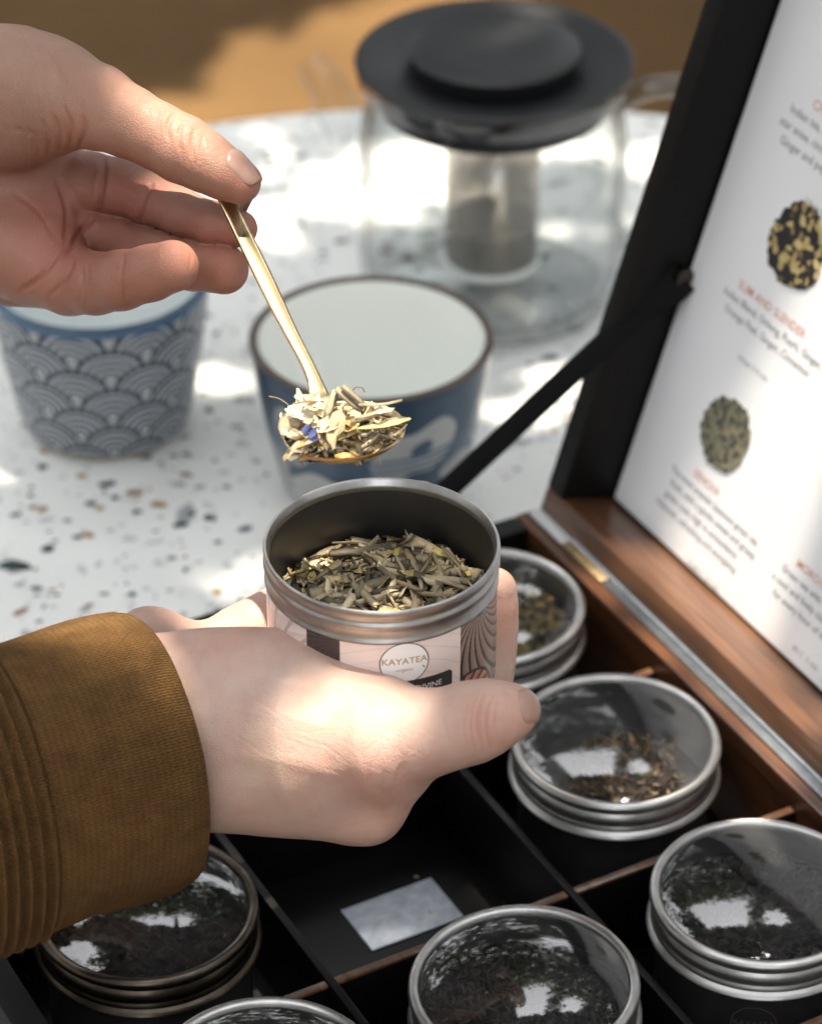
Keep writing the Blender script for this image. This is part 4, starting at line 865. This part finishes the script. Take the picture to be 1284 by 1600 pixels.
ring = chain([(540, 1100, 60, 70), (620, 1010, 84, 44), (600, 900, 78, 38), (585, 830, 74, 32)], LB, 3)
pinky = chain([(310, 1050, 58, 62), (375, 1000, 64, 52), (430, 966, 66, 46), (490, 925, 78, 40), (525, 880, 76, 34)], LB, 2)
LG = [(core, 34/F, 0), (thumb, 14/F, 30/F), (index, 10/F, 16/F), (middle, 10/F, 14/F), (ring, 10/F, 14/F), (pinky, 10/F, 22/F)]
cr = [([(757, 1085), (747, 1120), (754, 1168)], 2.8, .42), ([(769, 1088), (761, 1125), (766, 1165)], 2.4, .34), ([(744, 1090), (735, 1130), (741, 1178)], 2.4, .30), ([(731, 1100), (724, 1130), (729, 1170)], 2.2, .18), ([(779, 1090), (775, 1120), (778, 1150)], 2.2, .16), ([(632, 1190), (622, 1208), (616, 1228)], 3, .16), ([(604, 1200), (598, 1225), (600, 1250)], 4, .12), ([(340, 1035), (440, 1062), (560, 1085)], 11, -.30), ([(345, 1180), (450, 1190), (540, 1215)], 12, -.25), ([(350, 1105), (450, 1120), (530, 1140)], 9, -.15), ([(700, 1085), (692, 1120), (700, 1160)], 2.6, .12),
      ([(400, 1100), (500, 1075), (600, 1100)], 20, .25)]
for q in range(90):
    x0 = rng.uniform(350, 700); y0 = rng.uniform(1010, 1200); L_ = rng.uniform(25, 70); an = R(rng.choice([rng.uniform(-62, -40), rng.uniform(15, 45)])); cr.append(([(x0, y0), (x0+L_*.5*math.cos(an)+2, y0+L_*.5*math.sin(an)), (x0+L_*math.cos(an), y0+L_*math.sin(an))], 1.7, .06))
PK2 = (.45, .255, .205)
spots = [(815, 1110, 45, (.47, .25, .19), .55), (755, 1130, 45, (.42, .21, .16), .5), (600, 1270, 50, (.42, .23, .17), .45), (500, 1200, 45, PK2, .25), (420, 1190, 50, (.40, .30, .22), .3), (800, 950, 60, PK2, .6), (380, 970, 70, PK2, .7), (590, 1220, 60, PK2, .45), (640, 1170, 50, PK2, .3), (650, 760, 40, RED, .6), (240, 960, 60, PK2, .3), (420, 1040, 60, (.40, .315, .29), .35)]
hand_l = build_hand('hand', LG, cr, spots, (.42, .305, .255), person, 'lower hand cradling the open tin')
nail(LG, (816, 1106), LB-.016, (22, -2), .0120, .0105, tuple(rt*.55-fw*.70+up*.20), hand_l, tilt=.004)
#nail(LG, (658, 752), LB+.064, (-6, -20), .009, .009, tuple(fw*.9+up*.3), hand_l)
print('hands', round(time.time()-T0, 1))

# ---- sleeve
slc = bpy.data.materials
N = NT('brown_knit'); p = N.n('ShaderNodeBsdfPrincipled'); N.l(p.outputs[0], N.out.inputs[0]); p.inputs['Roughness'].default_value = .9; setin(p, 'Sheen Weight', .08); setin(p, 'Sheen Roughness', .5); p.inputs['Sheen Tint'].default_value = (.9, .6, .25, 1); setin(p, 'Specular IOR Level', .15)
tc = N.n('ShaderNodeTexCoord'); sx = N.n('ShaderNodeSeparateXYZ'); N.l(tc.outputs['UV'], sx.inputs[0])
def M(op, a, b=None, c=None):
    nd = N.n('ShaderNodeMath', operation=op)
    for q, v in enumerate((a, b, c)):
        if v is None: continue
        if isinstance(v, (int, float)): nd.inputs[q].default_value = v
        else: N.l(v, nd.inputs[q])
    return nd.outputs[0]
# knit: V shaped stitches. u = around (wales), v = along (courses)
nzw = N.n('ShaderNodeTexNoise'); nzw.inputs['Scale'].default_value = 60; nzw.inputs['Detail'].default_value = 2; N.l(tc.outputs['UV'], nzw.inputs['Vector'])
wob = M('MULTIPLY', M('SUBTRACT', nzw.outputs[0], .5), .5)
wu = M('MULTIPLY_ADD', sx.outputs[0], 150.0, wob); fu = M('ABSOLUTE', M('SUBTRACT', M('FRACT', wu), .5)); cv_ = M('ADD', M('MULTIPLY', sx.outputs[1], 52.0), M('MULTIPLY', fu, 1.1)); cv_ = M('ADD', cv_, wob)
st = M('ABSOLUTE', M('SINE', M('MULTIPLY', cv_, 3.14159))); hgt = M('MULTIPLY', M('MULTIPLY_ADD', M('POWER', st, .6), .55, .45), M('POWER', M('SUBTRACT', 1.0, M('MULTIPLY', M('ABSOLUTE', M('SUBTRACT', fu, .25)), 3.0)), .7))
nz = N.n('ShaderNodeTexNoise'); nz.inputs['Scale'].default_value = 160; nz.inputs['Detail'].default_value = 8; nz.inputs['Roughness'].default_value = .75; N.l(tc.outputs['Object'], nz.inputs['Vector'])
mr = N.n('ShaderNodeMapRange'); mr.inputs[1].default_value = .3; mr.inputs[2].default_value = .7; N.l(nz.outputs[0], mr.inputs[0])
cm = N.n('ShaderNodeMix', data_type='RGBA'); N.l(mr.outputs[0], cm.inputs[0]); cm.inputs[6].default_value = (.085, .040, .012, 1); cm.inputs[7].default_value = (.200, .098, .030, 1)
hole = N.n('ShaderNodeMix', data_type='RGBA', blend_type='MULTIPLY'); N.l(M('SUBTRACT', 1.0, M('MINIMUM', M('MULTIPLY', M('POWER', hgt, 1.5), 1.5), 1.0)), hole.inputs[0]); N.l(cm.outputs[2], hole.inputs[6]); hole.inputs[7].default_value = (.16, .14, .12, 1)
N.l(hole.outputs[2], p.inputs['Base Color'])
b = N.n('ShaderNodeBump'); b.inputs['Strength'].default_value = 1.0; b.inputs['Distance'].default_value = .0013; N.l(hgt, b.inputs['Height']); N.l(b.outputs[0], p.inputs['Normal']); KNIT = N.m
# rings given by pixel centre, depth, vertical radius px
rings = [(205, 1168, 0, 180, 0), (212, 1167, -1, 205, 0), (222, 1166, -1, 218, 0), (222, 1166, 0, 224, .0), (210, 1170, 0, 226, 0)]
Wd = PD(246, 1172, .872); SL = []
axd = np.array([-.872, 0, 0])+fw*(-.44)+up*(-.20); axd /= np.linalg.norm(axd)   # runs towards the elbow
nrm_ = axd.copy(); e1 = up-nrm_*(up@nrm_); e1 /= np.linalg.norm(e1); e2 = np.cross(nrm_, e1)
def prof_s(s):   # s = metres from the cuff edge towards the elbow -> radius
    R0 = .0405
    if s < .004: return R0-.0012*(1-s/.004)**2
    r_ = R0+.0010*math.sin(min(1, s/.03)*math.pi)
    if s > .105: return prof_s(.105)+.02*(s-.105)
    if s > .0445:
        x = (s-.0445); w = math.sin(x/.0037*math.pi)**2; r_ += -.0015+.0032*w-.0*x
    return r_
ss = np.concatenate([np.linspace(0, .004, 8), np.linspace(.005, .0445, 50), np.linspace(.0448, .105, 230), np.linspace(.11, .36, 50)]); nA = 260; A = np.linspace(0, 2*math.pi, nA+1); V = []; UV = []
def ringpts(c, r_, ss_):
    out_ = []
    for a in A:
        wv = 1+.010*math.sin(3*a+ss_*60)+.006*math.sin(7*a-ss_*90)
        out_.append(c+e1*r_*wv*math.cos(a)+e2*r_*.86*wv*math.sin(a))
    return out_
inner = [(.010, .0375), (.004, .0378), (.0012, .0380), (.0, .0385)]
for s_, r_ in inner: V += ringpts(Wd+axd*s_, r_, s_); UV += [(a/6.283, -s_/.1) for a in A]
for s_ in ss: 
    sag = np.array([0, 0, -1.])*0
    V += ringpts(Wd+axd*s_+up*(-.10*max(0, s_-.03)), prof_s(s_), s_); UV += [(a/6.283, s_/.1) for a in A]
nr = len(inner)+len(ss); ii = np.arange(nr-1)[:, None]*(nA+1); jj = np.arange(nA)[None]; fs = np.stack([ii+jj, ii+jj+1, ii+(nA+1)+jj+1, ii+(nA+1)+jj], -1).reshape(-1, 4)
V = np.array(V); slv = mesh('sleeve', V, fs, KNIT, person, smooth=True, uv=UV); slv['label'] = 'mustard brown knit sleeve with turned cuff and ribs'
pu = [PD(-520, 222, .938), PD(-560, 228, .94), PD(-900, 300, .955), PD(-1500, 460, .985), PD(-2100, 640, 1.02)]
us = tube('sleeve', catmull(pu, 8), np.concatenate([[.030], np.linspace(.0335, .048, 32)]), KNIT, person, seg=48, flat=(0, 1, 0))
# wool fuzz on the sleeve
nf = 15000; me = slv.data; base_i = rng.integers(len(inner)*(nA+1)+6*(nA+1), len(V)-(nA+2), nf); P0 = V[base_i]+rng.normal(0, .0002, (nf, 3))
axp = Wd+np.outer((P0-Wd)@axd, axd); no = P0-axp; no /= np.linalg.norm(no, axis=1)[:, None]; dirf = no*.8+rng.normal(0, .6, (nf, 3)); dirf /= np.linalg.norm(dirf, axis=1)[:, None]; Lf = rng.uniform(.0006, .0018, nf)[:, None]; sd = np.cross(dirf, rng.normal(0, 1, (nf, 3))); sd /= np.linalg.norm(sd, axis=1)[:, None]; sd *= .000022
bend = rng.normal(0, .0003, (nf, 3)); FV = np.stack([P0-sd, P0+sd, P0+dirf*Lf*.5+sd*.7+bend, P0+dirf*Lf*.5-sd*.7+bend, P0+dirf*Lf+bend*.2], 1).reshape(-1, 3); q = (np.arange(nf)*5)[:, None]
ff = [tuple(x) for x in (q+np.array([[0, 1, 2, 3]])).tolist()]+[tuple(x) for x in (q+np.array([[3, 2, 4]])).tolist()]
fz_ = mesh('wool_fuzz', FV, ff, mk('wool_fibre', (.17, .09, .028), .9), slv); tag(fz_, kind='stuff')

# ---------------------------------------------------------------- tree overhead: throws the dappled light, seen in the lid reflections
gaps = []   # (point, radius): places the sun reaches
def gz(x, y, z, r_): gaps.append((PZ(x, y, z), r_))
def gd(x, y, dd, r_): gaps.append((PD(x, y, dd), r_))
for x, y, r_ in [(440, 260, .032), (400, 330, .034), (500, 290, .026), (600, 290, .026), (480, 420, .020), (330, 460, .012), (470, 400, .016), (640, 240, .020), (720, 200, .02), (980, 260, .028), (930, 340, .024), (1000, 350, .02), (770, 300, .03), (860, 250, .02), (760, 440, .016), (100, 765, .012), (55, 735, .006), (395, 905, .006), (350, 590, .008), (860, 590, .012), (800, 650, .006)]: gz(x, y, 0, r_)
for x, y, dd, r_ in [(530, 1165, .838, .011), (590, 1200, .842, .008), (480, 1120, .842, .007), (560, 1100, .85, .005), (180, 1000, .850, .014), (110, 975, .860, .010), (255, 1040, .842, .006), (400, 400, .88, .006), (440, 470, .876, .007), (470, 545, .87, .008), (505, 630, .858, .009), (470, 665, .853, .009), (560, 670, .853, .006),
                     (345, 240, .88, .006), (190, 118, .88, .005), (1200, 700, 1.05, .025), (1240, 900, 1.0, .02), (800, 920, .905, .006), (370, 960, .92, .008)]: gd(x, y, dd, r_)
for x, y, z, r_ in [(965, 885, .055, .008), (1010, 930, .055, .008), (1110, 1000, .06, .010), (1190, 1080, .06, .013), (930, 905, .05, .004), (1190, 1258, .042, .006), (1080, 1300, .042, .004), (745, 1370, .012, .004), (1200, 1190, .05, .006)]: gz(x, y, z, r_)
for x, y, r_ in [(390, 170, .06), (450, 135, .08), (520, 105, .08), (320, 190, .05), (590, 80, .06), (520, 35, .03), (700, -8, .035), (620, 5, .02)]: gz(x, y, -.72, r_)
G_P = np.array([g[0] for g in gaps]); G_R = np.array([g[1] for g in gaps])
def sunplane(P, z=0.):   # project along the sun to height z
    return P-SUN*((P[..., 2:3]-z)/SUN[2])
GP0 = sunplane(G_P)[:, :2]
def canopy(n, cx, cy, rx, ry, z0, z1, size, keep_gaps=True):
    P = np.stack([rng.uniform(cx-rx, cx+rx, n), rng.uniform(cy-ry, cy+ry, n), rng.uniform(z0, z1, n)], 1); s_ = rng.uniform(.7, 1.3, n)*size
    if keep_gaps:
        q = sunplane(P)[:, :2]; dmin = np.ones(n, bool)
        for g, r_ in zip(GP0, G_R): dmin &= np.hypot(*(q-g).T) > r_+s_*.30
        P, s_ = P[dmin], s_[dmin]
    return P, s_
parts_ = [canopy(13000, .15, 1.0, .75, .85, 1.9, 2.3, .075), canopy(16000, .6, 2.6, 1.6, 1.4, 2.1, 3.0, .085)]
# leaf clusters added to keep the wrist, thumb, cuff and near table in shade
for x, y, dd in [(345, 1010, .86), (400, 1030, .86), (440, 1010, .87), (350, 1080, .85), (330, 1160, .84), (400, 1120, .84), (470, 1040, .86), (700, 1110, .85), (770, 1100, .85), (150, 1120, .83), (60, 1050, .83), (300, 1120, .835), (380, 960, .91), (60, 80, .90), (20, 140, .89), (100, 140, .88), (60, 440, .92), (520, 1000, .86), (790, 960, .90)]:
    q_ = PD(x, y, dd); m_q = 26; t_ = rng.uniform(1.75, 2.2, m_q)[:, None]; c_q = q_+SUN*t_+rng.normal(0, .014, (m_q, 3)); s_q = rng.uniform(.035, .06, m_q)
    pq = sunplane(c_q)[:, :2]; okq = np.ones(m_q, bool)
    for g, r_ in zip(GP0, G_R): okq &= np.hypot(*(pq-g).T) > r_*.8+s_q*.34
    parts_.append((c_q[okq], s_q[okq]))
for x, y in [(560, 175), (350, 520), (540, 400), (900, 480), (900, 310), (1000, 420), (350, 250), (180, 760), (450, 470)]:
    q_ = PZ(x, y, 0); m_q = 34; t_ = rng.uniform(1.85, 2.3, m_q)[:, None]; parts_.append((q_+SUN*t_+rng.normal(0, .020, (m_q, 3)), rng.uniform(.03, .055, m_q)))
P = np.vstack([p_[0] for p_ in parts_]); S_ = np.concatenate([p_[1] for p_ in parts_])
# outer crown in clumps so sky shows between
cl = []
for k in range(230):
    a = rng.uniform(0, 6.283); rr = rng.uniform(1.4, 4.2); c = np.array([.4+rr*math.cos(a), 1.8+rr*math.sin(a)*1.05, rng.uniform(2.0, 4.2)])
    if c[1] < -.2 and c[2] < 2.4: continue
    m = 46; pp = c+rng.normal(0, 1, (m, 3))*np.array([.28, .28, .18]); cl.append(pp)
for k in range(1100):   # unseen foliage ring added down to the ground to block low sky light
    a = R(rng.uniform(-180, 180)); rr = rng.uniform(4.3, 5.6); c = np.array([.2+rr*math.sin(a), .8+rr*math.cos(a), rng.uniform(-.6, 3.6)]); cl.append(c+rng.normal(0, 1, (46, 3))*np.array([.26, .26, .26]))
pp = np.vstack(cl); q = sunplane(pp)[:, :2]; s2 = np.where(np.hypot(pp[:, 0]-.2, pp[:, 1]-.8) > 3.9, 1.7, 1.0)*rng.uniform(.08, .14, len(pp)); ok = np.ones(len(pp), bool)
for g, r_ in zip(GP0, G_R): ok &= np.hypot(*(q-g).T) > r_+s2*.34
ok &= ~((np.abs(pp[:, 0]) < .9) & (pp[:, 1] < 1.8) & (pp[:, 2] < 1.9))
P = np.vstack([P, pp[ok]]); S_ = np.concatenate([S_, s2[ok]])
# openings towards the sky, the ones mirrored in the glass lids
dv_ = P-np.array([.03, .72, .06]); azm = np.degrees(np.arctan2(dv_[:, 0], dv_[:, 1])); elv = np.degrees(np.arctan2(dv_[:, 2], np.hypot(dv_[:, 0], dv_[:, 1])))
azm += rng.normal(0, 1.2, len(P)); elv += rng.normal(0, .8, len(P)); keep = np.ones(len(P), bool)
for a0_, a1_, b0_, b1_ in [(-22, 8, 49, 63), (12, 24, 52, 60), (-60, -38, 46, 60), (2, 20, 27, 32), (35, 55, 40, 50), (-30, -26, 30, 50)]: keep &= ~((azm > a0_) & (azm < a1_) & (elv > b0_) & (elv < b1_))
P = P[keep]; S_ = S_[keep]
n = len(P); nv3 = rng.normal(0, 1, (n, 3)); nv3[:, 2] = np.abs(nv3[:, 2])+1.0; nv3 /= np.linalg.norm(nv3, axis=1)[:, None]; a1 = np.cross(nv3, rng.normal(0, 1, (n, 3))); a1 /= np.linalg.norm(a1, axis=1)[:, None]; a2 = np.cross(nv3, a1)
leaf = [(-.5, 0, 0), (-.2, .24, .04), (.15, .26, .05), (.5, 0, -.03), (.15, -.26, .05), (-.2, -.24, .04)]
LV = np.stack([P+a1*(S_*x)[:, None]+a2*(S_*y)[:, None]+nv3*(S_*z)[:, None] for x, y, z in leaf], 1).reshape(-1, 3)
LF = ((np.arange(n)*6)[:, None, None]+np.array([[0, 1, 4, 5], [1, 2, 3, 4]])[None]).reshape(-1, 4)
N = NT('tree_leaf'); df = N.n('ShaderNodeBsdfDiffuse'); df.inputs[0].default_value = (.050, .072, .028, 1); tl = N.n('ShaderNodeBsdfTranslucent'); tl.inputs[0].default_value = (.07, .09, .03, 1); mx = N.n('ShaderNodeMixShader'); mx.inputs[0].default_value = .3; N.l(df.outputs[0], mx.inputs[1]); N.l(tl.outputs[0], mx.inputs[2]); N.l(mx.outputs[0], N.out.inputs[0])
tree = empty('shade_tree', (3.2, 4.2, -.72)); tag(tree, 'leafy shade tree spreading over the table, with unseen foliage added round it to block sky light', 'tree')
cr_ = mesh('crown_and_added_foliage', LV-np.array([3.2, 4.2, -.72]), LF, N.m, tree)
BARK = mk('bark', (.10, .075, .055), .9, noise=(12, (.05, .038, .03), .2), bump=(30, .8, .01))
tube('trunk', catmull([(0, 0, 0), (-.05, .05, 1.2), (-.25, -.1, 2.4), (-.8, -.6, 3.3), (-1.8, -1.4, 3.9)], 6), np.linspace(.17, .05, 25), BARK, tree, seg=14, flat=(1, 0, 0))
tube('branch', catmull([(-.2, -.1, 2.2), (-.4, -1.2, 2.9), (-1.6, -2.4, 3.4)], 6), np.linspace(.07, .02, 13), BARK, tree, seg=10, flat=(0, 0, 1))
print('script', round(time.time()-T0, 1), 'leaves', n)
